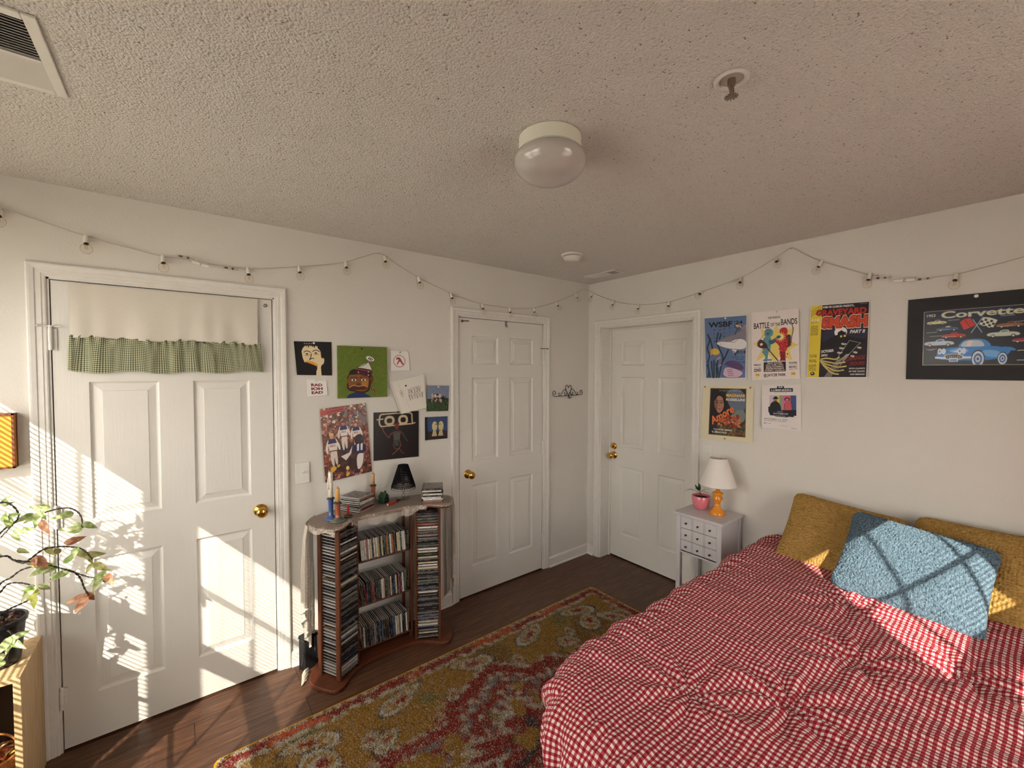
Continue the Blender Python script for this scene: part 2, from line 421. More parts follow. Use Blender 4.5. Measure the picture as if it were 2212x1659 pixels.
# ---- windows: frame, two sashes with grilles, glass, mini blind
M_SLAT = mat('blind_slat_enamel', (232, 228, 220), .4)
def window(name, axis, val, out, a, b, tilt, label, ZH=ZH, zr=1.362):
    # zr: underside of the meeting rail
    t = thing(name, (0, 0, 0), label, 'window', kind='structure')
    def bx(mb, u0, u1, d0, d1, z0, z1):
        e0, e1 = sorted((val+out*d0, val+out*d1))
        return mb.box(e0, e1, u0, u1, z0, z1) if axis == 'x' else mb.box(u0, u1, e0, e1, z0, z1)
    f = MB(); bx(f, a, a+.015, .04, .12, ZS, ZH); bx(f, b-.015, b, .04, .12, ZS, ZH); bx(f, a, b, .04, .12, ZH-.012, ZH); bx(f, a, b, .04, .12, ZS, ZS+.012)
    obj('window_frame', f, M_TRIM, t)
    s = MB(); bx(s, a-.04, b+.04, -.03, .04, ZS-.02, ZS); obj('window_sill', s, M_TRIM, t, bevel=.003)
    for nm, z0, z1, d in (('upper_sash', zr+.083, ZH-.012, .045), ('lower_sash', ZS+.012, zr+.013, .040)):
        q = MB(); e = .026 if nm == 'upper_sash' else .03
        bx(q, a+.015, a+.038, d, d+.022, z0, z1); bx(q, b-.038, b-.015, d, d+.022, z0, z1)
        bx(q, a+.015, b-.015, d, d+.022, z0, z0+e); bx(q, a+.015, b-.015, d, d+.022, z1-(.050 if nm == 'upper_sash' else .012), z1)
        if nm == 'upper_sash': bx(q, a+.015, b-.015, d-.004, d+.022, zr, zr+.106)
        w = (b-a)
        for k in (1, 2): bx(q, a+w*k/3-.008, a+w*k/3+.008, d+.006, d+.014, z0, z1)
        zm = (zr+.106+ZH-.062)/2-.022 if nm == 'upper_sash' else (z0+z1)/2
        bx(q, a+.015, b-.015, d+.006, d+.014, zm-.008, zm+.008)
        sash = obj(nm, q, M_TRIM, t)
        g = MB(); dd = d+.011
        P = (lambda u, z: (val+out*dd, u, z)) if axis == 'x' else (lambda u, z: (u, val+out*dd, z))
        g.add([P(a+.02, z0+.01), P(b-.02, z0+.01), P(b-.02, z1-.005), P(a+.02, z1-.005)], [(0, 1, 2, 3)])
        obj('pane', g, M_GLASS, sash)
    # mini blind hanging inside the reveal
    bl = MB(); bx(bl, a+.006, b-.006, .004, .034, ZH-.030, ZH-.002); hd = obj('blind_headrail', bl, M_SLAT, t)
    sl = MB(); z = ZH-.045; cd = .019
    ca, sa = math.cos(tilt), math.sin(tilt)
    while z > ZS+.03:
        for q0, q1, z_in, z_out in ((0, 1, 0, 0),):
            # room edge low, outer edge high; slightly crowned slat
            pts = [(-.0125, 0), (-.004, .0012), (.004, .0012), (.0125, 0)]
            ring = []
            for th in (0, .0005):
                for x, c in pts:
                    xx = x*ca-(c+th)*sa; zz = x*sa+(c+th)*ca
                    ring.append((cd+xx, z+zz))
            vs = []
            for u in (a+.010, b-.010):
                for d_, z_ in ring: vs.append((val+out*d_, u, z_) if axis == 'x' else (u, val+out*d_, z_))
            sl.add(vs, [(0, 1, 9, 8), (1, 2, 10, 9), (2, 3, 11, 10), (4, 5, 13, 12), (5, 6, 14, 13), (6, 7, 15, 14), (0, 4, 12, 8), (3, 7, 15, 11)])
        z -= .0212
    bx(sl, a+.008, b-.008, .008, .030, ZS+.006, ZS+.020)
    obj('blind_slats', sl, M_SLAT, hd)
    c = MB()
    for u in (a+.10, a+.108, (a+b)/2, b-.10):
        P = (lambda z: (val+out*.004, u, z)) if axis == 'x' else (lambda z: (u, val+out*.004, z))
        c.tube([P(ZH-.03), P(ZS+.02)], .0009, 6)
    obj('blind_cord', c, M_SLAT, hd)
    return t
window('window_1', 'x', RX, -1, WIN[0][0], WIN[0][1], math.radians(23), 'blinded sash window nearest the back wall')
window('window_2', 'x', RX, -1, WIN[1][0], WIN[1][1], math.radians(23), 'blinded sash window of the left wall next to the first')
window('window_3', 'y', RY, -1, WIN_F[0], WIN_F[1], math.radians(24), 'blinded sash window behind the camera facing the bed', ZH=2.235, zr=1.455)

# ================================================================== CEILING THINGS
# mushroom light
t = thing('ceiling_light', (-1.925, -1.545, H), 'white drum ceiling light with a frosted mushroom glass shade', 'ceiling light')
m = MB().lathe([(.001, 0), (.100, 0), (.104, -.004), (.104, -.046), (.099, -.050), (.001, -.050)], 48); obj('light_base', m, mat('cream_enamel', (232, 228, 212), .35), t, smooth='auto')
pr = [(.096, -.048), (.106, -.052)]
for k in range(15):
    a = PI/2*k/14; pr.append((max(.122*math.cos(a)**.72, .001), -.078-.066*math.sin(a)**1.15))
pr.insert(2, (.116, -.060)); pr.insert(3, (.121, -.070))
g = NT('frosted_globe_glass', .12, .5); g.b.inputs['Base Color'].default_value = (*rgb(190, 182, 176), 1); g.b.inputs['Coat Weight'].default_value = .6; g.b.inputs['Coat Roughness'].default_value = .04
obj('glass_shade', MB().lathe(pr, 48, cap=False), g.m, t, smooth=True)
# smoke detector
t = thing('smoke_detector', (-.835, -.595, H), 'round white smoke detector on the ceiling near the corner', 'smoke detector')
obj('detector_base', MB().lathe([(.001, 0), (.072, 0), (.072, -.008), (.062, -.012), (.001, -.012)], 40), M_WHITE, t, smooth='auto')
obj('detector_body', MB().lathe([(.056, -.012), (.054, -.016), (.062, -.017), (.058, -.024), (.050, -.036), (.044, -.041), (.001, -.042)], 40), M_WHITE, t, smooth='auto')
m = MB(); m.lathe([(.057, -.0125), (.0555, -.0165)], 40, cap=False)
for k in range(-3, 4): m.box(-.052+.002, -.050, k*.006-.002, k*.006+.002, -.036, -.030, T=Matrix.Rotation(math.radians(-128), 4, 'Z'))
obj('detector_grille', m, mat('grille_dark', (40, 36, 33), .7), t)
# fire sprinkler
t = thing('fire_sprinkler', (-1.742, -2.055, H), 'chrome fire sprinkler head in a round white ceiling cup', 'sprinkler')
obj('escutcheon', MB().lathe([(.043, -.001), (.044, -.004), (.037, -.007), (.031, -.005), (.029, -.001), (.043, -.001)], 40, cap=False), M_WHITE, t, smooth='auto')
obj('recess_cup', MB().lathe([(.0295, -.0015), (.001, -.0012)], 32, cap=False), mat('cup_inner_grey', (176, 166, 154), .5), t)
M_CHR = mat('aged_chrome', (150, 136, 124), .35, .85)
m = MB(); m.lathe([(.010, -.001), (.010, -.018), (.007, -.020), (.001, -.020)], 16)
for s in (-1, 1): m.tube([(s*.009, 0, -.016), (s*.012, 0, -.028), (s*.003, 0, -.042)], .0022, 8)
m.tube([(0, 0, -.02), (0, 0, -.040)], .0028, 8); m.tube([(0, 0, -.038), (0, 0, -.046)], .005, 10)
obj('sprinkler_frame', m, M_CHR, t, smooth='auto')
m = MB(); m.lathe([(.001, -.0462), (.008, -.0462), (.008, -.0475), (.001, -.0475)], 16)
for k in range(12):
    a = 2*PI*k/12; m.box(.007, .017, -.0018, .0018, -.0478, -.0462, T=Matrix.Rotation(a, 4, 'Z'))
obj('deflector', m, M_CHR, t)
# ceiling registers
def register(cx, cy, lx, ly, nb, label, split=None, rz=0, dark=True):
    t = thing('ceiling_vent', (cx, cy, H), label, 'vent', rz=rz)
    f = MB(); w = .024
    for b in ((-lx, -lx+w, -ly, ly), (lx-w, lx, -ly, ly), (-lx+w, lx-w, -ly, -ly+w), (-lx+w, lx-w, ly-w, ly)): f.box(*b, -.007, 0)
    if split is not None: f.box(-lx+w, lx-w, split-.005, split+.005, -.006, 0)
    obj('vent_frame', f, M_WHITE, t, bevel=.002)
    obj('duct_opening', MB().box(-lx+w, lx-w, -ly+w, ly-w, -.0012, -.0004), M_BLACK, t)
    s = MB(); n = nb
    for k in range(n):
        y = -ly+w+(k+.5)*(2*ly-2*w)/n
        ang = math.radians(-38 if (split is not None and y > split) else 38)
        s.box(-lx+w, lx-w, -.0052, .0052, -.0004, .0004, T=Matrix.Translation((0, y, -.0055)) @ Matrix.Rotation(ang, 4, 'X'))
    obj('vent_slats', s, M_WHITE, t)
    return t
register(-.225, -.36, .068, .155, 24, 'small slatted ceiling vent beside the corner of the room', split=-.05)
register(-3.305, -1.03, .155, .175, 26, 'large louvred ceiling vent with a dusty edge at the upper left', split=.012)

# ================================================================== STRING LIGHTS
M_CORD = mat('white_cord', (196, 186, 172), .5); M_SOCK = mat('socket_white', (232, 226, 216), .4); M_BULB = m_glass('clear_bulb_glass', (.985, .965, .93), .03, .15)
M_FIL = mat('bulb_filament_mount', (190, 170, 140), .3, .6); M_BCAP = mat('bulb_screw_cap', (70, 58, 46), .35, .8)
def strlight(label, pts, bulbs, hooks=()):
    t = thing('string_light', tuple(pts[0]), label, 'string lights', 'globe string lights pinned along the walls')
    o = Vector(pts[0]); L = lambda p: Vector(p)-o
    obj('cord', MB().tube(catmull([L(p) for p in pts], 6), .0022, 6), M_CORD, t, smooth=True)
    for (x, y, z, lean) in bulbs:
        # lean: offset direction of the hanging bulb
        p = L((x, y, z)); d = Vector((lean[0], lean[1], -1)).normalized()
        T = Matrix.Translation(p) @ d.to_track_quat('Z', 'Y').to_matrix().to_4x4()
        s = obj('bulb_socket', MB().lathe([(.001, -.008), (.0075, -.008), (.0085, 0), (.0095, .006), (.0095, .028), (.001, .028)], 14, T=T), M_SOCK, t, smooth='auto')
        obj('globe_bulb', MB().lathe([(.008, .028), (.0085, .034), (.013, .038), (.0185, .046), (.0203, .055), (.0185, .064), (.013, .0715), (.006, .0752), (.0005, .076)], 18, cap=False, T=T), M_BULB, s, smooth=True)
        f = MB().lathe([(.001, .027), (.008, .027), (.008, .033), (.001, .033)], 12, T=T)
        obj('bulb_cap', f, M_BCAP, s)
        f = MB(); f.tube([T @ Vector((.002, 0, .034)), T @ Vector((.004, 0, .055))], .0008, 5); f.tube([T @ Vector((-.002, 0, .034)), T @ Vector((-.004, 0, .055))], .0008, 5); f.tube([T @ Vector((.004, 0, .055)), T @ Vector((0, .001, .060)), T @ Vector((-.004, 0, .055))], .0006, 5)
        obj('filament', f, M_FIL, s)
    for h in hooks:
        obj('clip', MB().tube([L(h)+Vector((0, 0, .006)), L(h), L(h)+Vector((0, 0, -.004))], .006, 8), M_SOCK, t)
    return t
yA = -.014
bl = lambda x, z, l=0.05: (x, yA, z-.006, (l, -.35))
s1 = strlight('string light coming from the left edge, two globe bulbs above the valance door', [(-4.0, yA, 2.50-.11), (-3.75, yA, 2.352), (-3.47, yA, 2.304), (-3.226, yA, 2.240), (-3.09, yA, 2.215), (-2.97, yA, 2.196), (-2.90, yA, 2.196), (-2.86, yA, 2.188)],
              [bl(-3.70, 2.344), bl(-3.470, 2.303), bl(-3.226, 2.240), bl(-2.970, 2.198)])
s2 = strlight('string light swagging from above the valance door round the corner to the poster wall',
  [(-2.80, yA, 2.189), (-2.719, yA, 2.187), (-2.629, yA, 2.191), (-2.52, yA, 2.208), (-2.386, yA, 2.237), (-2.26, yA, 2.266), (-2.136, yA, 2.302), (-2.03, yA, 2.35), (-1.925, yA, 2.387), (-1.80, yA, 2.33), (-1.671, yA, 2.275), (-1.55, yA, 2.235), (-1.427, yA, 2.199), (-1.30, yA, 2.169), (-1.168, yA, 2.151), (-1.04, yA, 2.145), (-.916, yA, 2.145), (-.79, yA, 2.152), (-.671, yA, 2.168), (-.55, yA, 2.2), (-.425, yA, 2.238), (-.30, yA, 2.288), (-.192, yA, 2.335), (-.09, yA, 2.388),
   (-.035, -.035, 2.375), (-.014, -.10, 2.335), (-.014, -.286, 2.258), (-.014, -.41, 2.22), (-.014, -.54, 2.194), (-.014, -.67, 2.183), (-.014, -.806, 2.184), (-.014, -.93, 2.198), (-.014, -1.061, 2.222), (-.014, -1.19, 2.245), (-.014, -1.323, 2.275), (-.014, -1.44, 2.32), (-.014, -1.56, 2.379), (-.014, -1.615, 2.402), (-.014, -1.69, 2.345), (-.014, -1.766, 2.292), (-.014, -1.87, 2.235), (-.014, -1.97, 2.183), (-.014, -2.02, 2.166)],
  [bl(-2.629, 2.192, .05), bl(-2.386, 2.238), bl(-2.136, 2.302), bl(-1.90, 2.375, .1), bl(-1.671, 2.275, .12), bl(-1.427, 2.199, .1), bl(-1.168, 2.151, .06), bl(-.916, 2.146, .06), bl(-.671, 2.168, .08), (-.425, yA, 2.232, (.35, -.7)), (-.192, yA, 2.328, (.5, -.4)),
   (-.014, -.055, 2.35, (-.3, .25)), (-.014, -.286, 2.252, (-.25, .05)), (-.014, -.54, 2.19, (-.25, .02)), (-.014, -.806, 2.180, (-.25, -.05)), (-.014, -1.061, 2.222, (-1.3, .1)), (-.014, -1.323, 2.268, (-.5, -.1)), (-.014, -1.53, 2.36, (-.5, -.35)), (-.014, -1.766, 2.288, (-.3, .4)), (-.014, -1.985, 2.178, (-.3, .12))],
  hooks=[(-1.925, -.006, 2.39), (-.085, -.006, 2.39), (-.006, -1.61, 2.404)])
s3 = strlight('string light leaving at the right edge above the car print', [(-.014, -2.10, 2.125), (-.014, -2.208, 2.122), (-.014, -2.305, 2.123), (-.014, -2.40, 2.14), (-.014, -2.52, 2.165), (-.014, -2.75, 2.23), (-.014, -3.0, 2.32)], [(-.014, -2.305, 2.121, (-.4, .06)), (-.014, -2.56, 2.175, (-.4, .06)), (-.014, -2.80, 2.25, (-.4, .06))])
M_TAGW = mat('cord_tag_film', (200, 190, 178), .35); M_TAGP = mat('cord_tag_print', (92, 74, 62), .5)
def plug(t, p0, p1, d):
    """in-line plug and socket between two strings"""
    o = Vector(t.location); a, b = Vector(p0)-o, Vector(p1)-o; v = b-a
    m = MB(); m.tube([a, a+v*.46], .009, 10); m.tube([a+v*.50, a+v*.54], .006, 8); m.tube([a+v*.58, b], .009, 10)
    obj('plug', m, M_SOCK, t, smooth='auto')
def cordtag(t, c, ax, dark=True, ang=0):
    o = Vector(t.location); c = Vector(c)-o
    m = MB(); R = Matrix.Translation(c) @ Matrix.Rotation(ang, 4, 'Y' if ax == 'x' else 'X')
    if ax == 'x': m.box(-.034, .034, -.001, 0, -.006, .006, T=R); m.box(-.026, -.012, -.0016, -.001, -.004, .004, 1, T=R); m.box(.004, .014, -.0016, -.001, -.005, .005, 1, T=R)
    else: m.box(-.001, 0, -.032, .032, -.006, .006, T=R); m.box(-.0016, -.001, -.02, -.010, -.004, .004, 1, T=R); m.box(-.0016, -.001, .008, .020, -.005, .005, 1, T=R)
    obj('cord_tag', m, [M_TAGW, M_TAGP], t)
plug(s1, (-2.862, -.018, 2.190), (-2.795, -.018, 2.176), 0)
cordtag(s1, (-2.885, -.020, 2.204), 'x', ang=.12); cordtag(s2, (-2.705, -.020, 2.178), 'x', ang=.04)
plug(s3, (-.020, -2.085, 2.127), (-.020, -2.165, 2.122), 0)
cordtag(s2, (-.022, -2.035, 2.150), 'y', ang=.1); cordtag(s3, (-.022, -2.195, 2.118), 'y')

# ================================================================== DOOR VALANCE
M_LINEN = NT('white_linen', .9, .1); _a = M_LINEN; _co = _a.coord('Object', (90, 90, 90)); _n = _a.noise(_co, 6, 3)
_a.color(_a.ramp(_n.outputs[0], [(.3, (214, 206, 192)), (.7, (226, 219, 206))]).outputs[0]); _a.bump(_n.outputs[0], .12, .001)
def gingham(name, c0, c1, c2, period, uvname='UVMap', rough=.85, bumpd=.001, spec=.15):
    a = NT(name, rough, spec); uv = a.n('ShaderNodeUVMap'); uv.uv_map = uvname
    sp = a.n('ShaderNodeSeparateXYZ'); a.l(uv.outputs[0], sp.inputs[0])
    def stripe(o):
        f = a.math('FRACT', a.math('MULTIPLY', o, 1/period)); return a.math('GREATER_THAN', f, .5)
    u, v = stripe(sp.outputs[0]), stripe(sp.outputs[1])
    s = a.math('MULTIPLY', a.math('ADD', u, v), .5)
    base = a.ramp(s, [(0, c0), (.4, c1), (.8, c2)], 'CONSTANT')
    co = a.n('ShaderNodeVectorMath', operation='SCALE'); co.inputs['Scale'].default_value = 1/period; a.l(uv.outputs[0], co.inputs[0])
    th = a.noise(co.outputs[0], 9, 2); wv = a.ramp(th.outputs[0], [(.3, .86), (.7, 1.0)])
    a.color(a.mix(1.0, base.outputs[0], wv.outputs[0], 'MULTIPLY')); a.bump(th.outputs[0], .25, bumpd)
    return a.m
M_GGING = gingham('green_gingham', (220, 214, 184), (142, 148, 116), (54, 62, 44), .0078)
t = thing('door_valance', (-2.935, -.004, 2.034), 'white cotton valance with a green gingham ruffle pinned on the door', 'valance')
nu, nv = 160, 40
u = np.linspace(0, 1, nu)[:, None]*np.ones((1, nv)); v = np.linspace(0, 1, nv)[None]*np.ones((nu, 1))
x = -.347+.694*u
dep = .004+.0045*v*(.5+.5*np.sin(u*41+1.3*np.sin(u*9)))+.004*v**2*np.sin(u*19+.8)+.006*v
P = np.stack([x+.004*np.sin(u*30)*v, -dep, -.235*v+.004*np.sin(u*12)*v], -1)
grid_mesh('linen_panel', P, M_LINEN.m, t, uv=np.stack([x, v], -1))
nu, nv = 420, 34
u = np.linspace(0, 1, nu)[:, None]*np.ones((1, nv)); v = np.linspace(0, 1, nv)[None]*np.ones((nu, 1))
fold = np.sin(u*44+2.6*np.sin(u*11))*.7+np.sin(u*131+3*np.sin(u*7))*.14
top = .007*np.exp(-v*9)*np.sin(u*120+4*np.sin(u*13))
dep = .014+.010*fold*np.clip(v*1.6, .25, 1)*(1-.55*v)+.010*v*(1-v)*2+top
x = (-.352+.708*u)+(-.012+.030*u)*v+.006*np.sin(u*62+2.2*np.sin(u*11)+1)*v
z = -.232-.146*v+.005*np.exp(-v*8)*np.sin(u*95+5*np.sin(u*9))+.005*v*np.sin(u*21+2)+.006*np.sin(u*24+1)*(1-v)+.012*np.exp(-((u-.12)/.05)**2)*(1-v)-.006*u*(1-u)*4*v
P = np.stack([x, -dep, z], -1)
arc = u*.708*1.45
rf = grid_mesh('gingham_ruffle', P, M_GGING, t, uv=np.stack([arc*.83, v*.146], -1)); rf['label'] = 'green and cream gingham ruffle'
m = MB(); m.lathe([(.001, 0), (.008, 0), (.008, .003), (.004, .006), (.004, .014), (.009, .019), (.009, .022), (.001, .024)], 16, T=Matrix.Translation((-2.553, .001, 2.006)) @ T_A)
o = obj('push_pin', m, m_glass('clear_pin_plastic', (.9, .88, .84), .5), smooth=True); tag(o, 'clear push pin in the top right corner of the valance door', 'push pin')

# ================================================================== SWITCHES AND WALL HOOK
def switch(axis, u, z, label):
    loc = (u, -.001, z) if axis == 'y' else (-.001, u, z)
    t = thing('light_switch', loc, label, 'light switch', rz=0 if axis == 'y' else -PI/2)
    m = MB().box(-.037, .037, -.006, 0, -.060, .060); obj('switch_plate', m, M_WHITE, t, bevel=.004, seg=3)
    m = MB().box(-.006, .006, -.0075, -.005, -.013, .013); m.box(-.0045, .0045, -.018, -.006, -.004, .004, T=Matrix.Rotation(math.radians(-25), 4, 'X'))
    obj('toggle', m, M_WHITE, t, bevel=.001)
    m = MB()
    for s in (-1, 1): m.lathe([(.001, 0), (.0032, 0), (.0030, .0015), (.001, .002)], 12, T=Matrix.Translation((0, -.0058, s*.030)) @ T_A)
    obj('screw', m, M_WHITE, t)
switch('y', -2.381, 1.084, 'white toggle light switch between the valance door and the music rack')
switch('x', -1.118, 1.086, 'white light switch plate half hidden behind the bedside lamp')
t = thing('wall_hook', (-.262, -.008, 1.448), 'black wrought iron scroll hook with a heart on the corner wall', 'wall hook')
def hk(pts, r=.0030): return catmull([((x-1065)*.000413, 0, (1000-y)*.00037-(x-1065)*.00000) for x, y in pts], 5)
iron = MB()
# drawn from the shape of the bracket; its bar is level on the wall
def lev(pts): return [(x, y+(x-1065)*.085) for x, y in pts]
for pts in ([(655, 990), (690, 975), (685, 930), (650, 915), (618, 950), (620, 1005), (660, 1035), (760, 1030), (1065, 1000), (1400, 965), (1470, 950), (1488, 900), (1460, 850), (1425, 865), (1415, 900), (1440, 905)],
            [(825, 955), (785, 965), (790, 1010), (830, 1015), (870, 960), (920, 885), (960, 862), (1000, 890), (1020, 940), (1005, 985), (970, 995), (948, 955), (965, 915)],
            [(1065, 990), (1010, 900), (985, 830), (990, 775), (1020, 755), (1050, 780), (1068, 815), (1085, 775), (1120, 755), (1150, 790), (1145, 850), (1110, 920), (1065, 990)],
            [(1180, 905), (1200, 935), (1180, 975), (1145, 970), (1120, 920), (1140, 860), (1185, 840), (1230, 870), (1300, 950), (1340, 960), (1350, 925), (1315, 908)],
            [(1060, 1000), (1062, 1040), (1090, 1065), (1115, 1045)]):
    iron.tube(hk(lev(pts)), .0024, 7)
obj('scroll_bracket', iron, mat('black_iron', (24, 18, 20), .5, .3), t, smooth=True)
iron = MB(); iron.tube([(0, .006, 0), (0, 0, 0), (.002, -.012, -.012), (.004, -.024, -.020), (.004, -.032, -.012)], .003, 8)
obj('coat_prong', iron, MATS['black_iron'], t, smooth=True)

# ================================================================== WALL LANTERN (far left)
t = thing('wall_lantern', (-3.60, 0, 1.378), 'square wooden frame with a yellow paper panel hung left of the valance door', 'wall lantern')
f = MB(); X0, X1, Z0, Z1 = -.157, .157, -.110, .110
for y0, y1 in ((-.050, -.042), (-.010, -.002)):
    for b in ((X0, X0+.007, Z0, Z1), (X1-.007, X1, Z0, Z1), (X0, X1, Z0, Z0+.007), (X0, X1, Z1-.007, Z1)): f.box(b[0], b[1], y0, y1, b[2], b[3])
for sx in (X0, X1-.006):
    for sz in (Z0, Z1-.006): f.box(sx, sx+.006, -.05, -.002, sz, sz+.006)
obj('wood_frame', f, mat('lantern_wood', (120, 62, 24), .5), t)
f = MB(); f.box(X0+.003, X1-.003, -.044, -.005, Z0+.003, Z1-.003)
pp = NT('yellow_rice_paper', .7, .2); pp.b.inputs['Base Color'].default_value = (*rgb(204, 150, 62), 1)
obj('paper_shade', f, pp.m, t)

# ================================================================== NIGHTSTAND with lamp and pot
M_NSW = mat('nightstand_white_paint', (206, 202, 203), .45); M_KNOB = mat('dark_knob', (38, 28, 28), .3)
nx0, nx1, ny0, ny1, nt = -.312, -.022, -1.375, -1.048, .722
t = thing('nightstand', ((nx0+nx1)/2, (ny0+ny1)/2, 0), 'narrow white nightstand with three rows of small drawers by the bed', 'nightstand')
cx, cy = (nx0+nx1)/2, (ny0+ny1)/2; ax0, ax1, ay0, ay1 = nx0-cx, nx1-cx, ny0-cy, ny1-cy
obj('table_top', MB().box(ax0, ax1, ay0, ay1, .704, .722), M_NSW, t, bevel=.003)
bx0, bx1, by0, by1 = ax0+.014, ax1-.006, ay0+.012, ay1-.012; W = .030
for x0 in (bx0, bx1-W):
    for y0 in (by0, by1-W):
        lg = MB().box(x0, x0+W, y0, y0+W, 0, .704); obj('leg', lg, M_NSW, t, bevel=.0015)
c = MB(); c.box(bx0+W, bx1-W, by0+.006, by0+.016, .455, .704); c.box(bx0+W, bx1-W, by1-.016, by1-.006, .455, .704); c.box(bx1-.02, bx1-.008, by0+W, by1-W, .455, .704)
c.box(bx0+.012, bx1-.01, by0+.016, by1-.016, .455, .462); c.box(bx0+.004, bx0+.03, by0+W, by1-W, .452, .470); c.box(bx0+.004, bx0+.03, by0+W, by1-W, .695, .704)
c.box(bx0+W+.0, bx1-W, by0+.003, by0+.008, .455, .475)
obj('cabinet_body', c, M_NSW, t)
for r in range(3):
    z1 = .6945-r*.0785; z0 = z1-.0755
    d = MB().box(bx0+.004, bx0+.020, by0+W+.0015, by1-W-.0015, z0, z1); wdt = (by1-by0-2*W-.003)
    dr = obj('drawer', d, M_NSW, t, bevel=.001)
    g = MB()
    for k in (1, 2):
        yy = by0+W+.0015+wdt*k/3
        for q in (-.0045, .0045): g.box(bx0+.0034, bx0+.006, yy+q-.0009, yy+q+.0009, z0, z1)
    obj('drawer_groove', g, mat('groove_shadow_paint', (150, 146, 148), .6), dr)
    for k in range(3):
        yy = by0+W+.0015+wdt*(k+.5)/3
        obj('knob', MB().lathe([(.001, 0), (.003, 0), (.003, .006), (.0065, .010), (.0065, .014), (.003, .017), (.001, .017)], 14, T=Matrix.Translation((bx0+.004, yy, (z0+z1)/2)) @ T_B), M_KNOB, dr, smooth=True)
# lamp
t = thing('table_lamp', (-.148, -1.262, nt), 'orange turned table lamp with a white cone shade on the nightstand', 'lamp')
prof = [(.001, 0), (.046, 0), (.048, .004), (.046, .014), (.034, .028), (.022, .042), (.018, .050), (.023, .054), (.018, .059), (.017, .066), (.022, .078), (.031, .092), (.032, .102), (.024, .112), (.024, .116), (.031, .124), (.036, .129), (.031, .134), (.016, .142), (.0125, .146), (.0125, .190), (.001, .190)]
obj('lamp_base', MB().lathe([(r, z*1.08) for r, z in prof], 40), mat('orange_lacquer', (240, 148, 30), .18, **{'Coat Weight': .5}), t, smooth=True)
m = MB().lathe([(.112, .196), (.053, .372), (.051, .372), (.110, .196)], 48, cap=False)
sh = NT('linen_lampshade', .85, .1); n_ = sh.noise(sh.coord('Object', (200, 200, 200)), 3, 2); sh.color(sh.ramp(n_.outputs[0], [(.3, (232, 224, 216)), (.7, (242, 236, 230))]).outputs[0])
obj('lamp_shade', m, sh.m, t, smooth='auto')
m = MB(); m.tube([(0, 0, .20), (0, 0, .25)], .011, 12)
for k in range(3):
    a = 2*PI*k/3; m.tube([(0, 0, .355), (.052*math.cos(a), .052*math.sin(a), .366)], .0012, 5)
m.tube([(0, 0, .25), (.03, 0, .28), (.03, 0, .33), (0, 0, .355)], .0012, 5); m.sphere((0, 0, .285), .028, 10)
obj('lamp_socket', m, M_BRASS, t)
# pink pot
t = thing('potted_plant', (-.118, -1.135, nt), 'small green plant in a glossy pink bowl pot beside the orange lamp', 'potted plant')
obj('pot', MB().lathe([(.001, 0), (.036, 0), (.044, .006), (.052, .028), (.057, .055), (.058, .086), (.0555, .090), (.052, .087), (.052, .074), (.001, .072)], 40), mat('pink_glaze', (232, 128, 140), .15, **{'Coat Weight': .4}), t, smooth='auto')
s = MB().lathe([(.001, .076), (.0515, .075), (.0515, .070)], 24, cap=False); obj('soil', s, mat('potting_soil', (36, 26, 20), .95), t)
def leaf(mb, base, d, up, L, w, mi=0, fold=.18, curl=.25):
    d = Vector(d).normalized(); up = Vector(up); s = d.cross(up).normalized(); n = s.cross(d).normalized(); base = Vector(base); vs = []; K = 8
    for i in range(K+1):
        q = i/K; ww = w*(math.sin(PI*q**.72)**.9)*(1-.25*q) if 0 < i < K else .0003
        c = base+d*L*q-n*curl*L*q*q
        vs += [c+s*ww*.5+n*fold*ww*.6, c, c-s*ww*.5+n*fold*ww*.6]
    fs = []
    for i in range(K):
        a = i*3; fs += [(a, a+1, a+4, a+3), (a+1, a+2, a+5, a+4)]
    mb.add(vs, fs, mi)
M_LEAFD = mat('dark_glossy_leaf', (34, 62, 36), .35); M_LEAFV = mat('speckled_leaf', (128, 132, 58), .45)
st = MB(); st.tube([(0, 0, .07), (-.002, .004, .10), (-.004, .008, .125)], .002, 6); st.tube([(-.002, .004, .10), (-.02, .025, .118), (-.03, .055, .125)], .0014, 6); st.tube([(-.003, .006, .115), (.01, -.02, .135)], .0014, 6)
obj('stem', st, mat('plant_stem', (70, 62, 40), .6), t)
for b, d, L, w, mi in (((-.004, .008, .125), (-.2, .10, 1), .055, .024, 0), ((-.004, .010, .12), (-.4, .55, .75), .050, .020, 0), ((-.004, .008, .12), (-.4, .3, .35), .045, .022, 0),
                       ((-.022, .045, .124), (-.25, 1, -.02), .062, .014, 1), ((-.028, .052, .123), (-.35, .9, -.20), .060, .012, 1), ((.004, -.012, .128), (-.15, -.8, .45), .050, .014, 0), ((.004, -.006, .118), (-.3, -.9, .25), .055, .010, 0)):
    mb = MB(); leaf(mb, b, d, (0, 0, 1) if abs(d[2]) < .7 else (-1, 0, 0), L, w); obj('leaf', mb, M_LEAFV if mi else M_LEAFD, t, smooth=True)

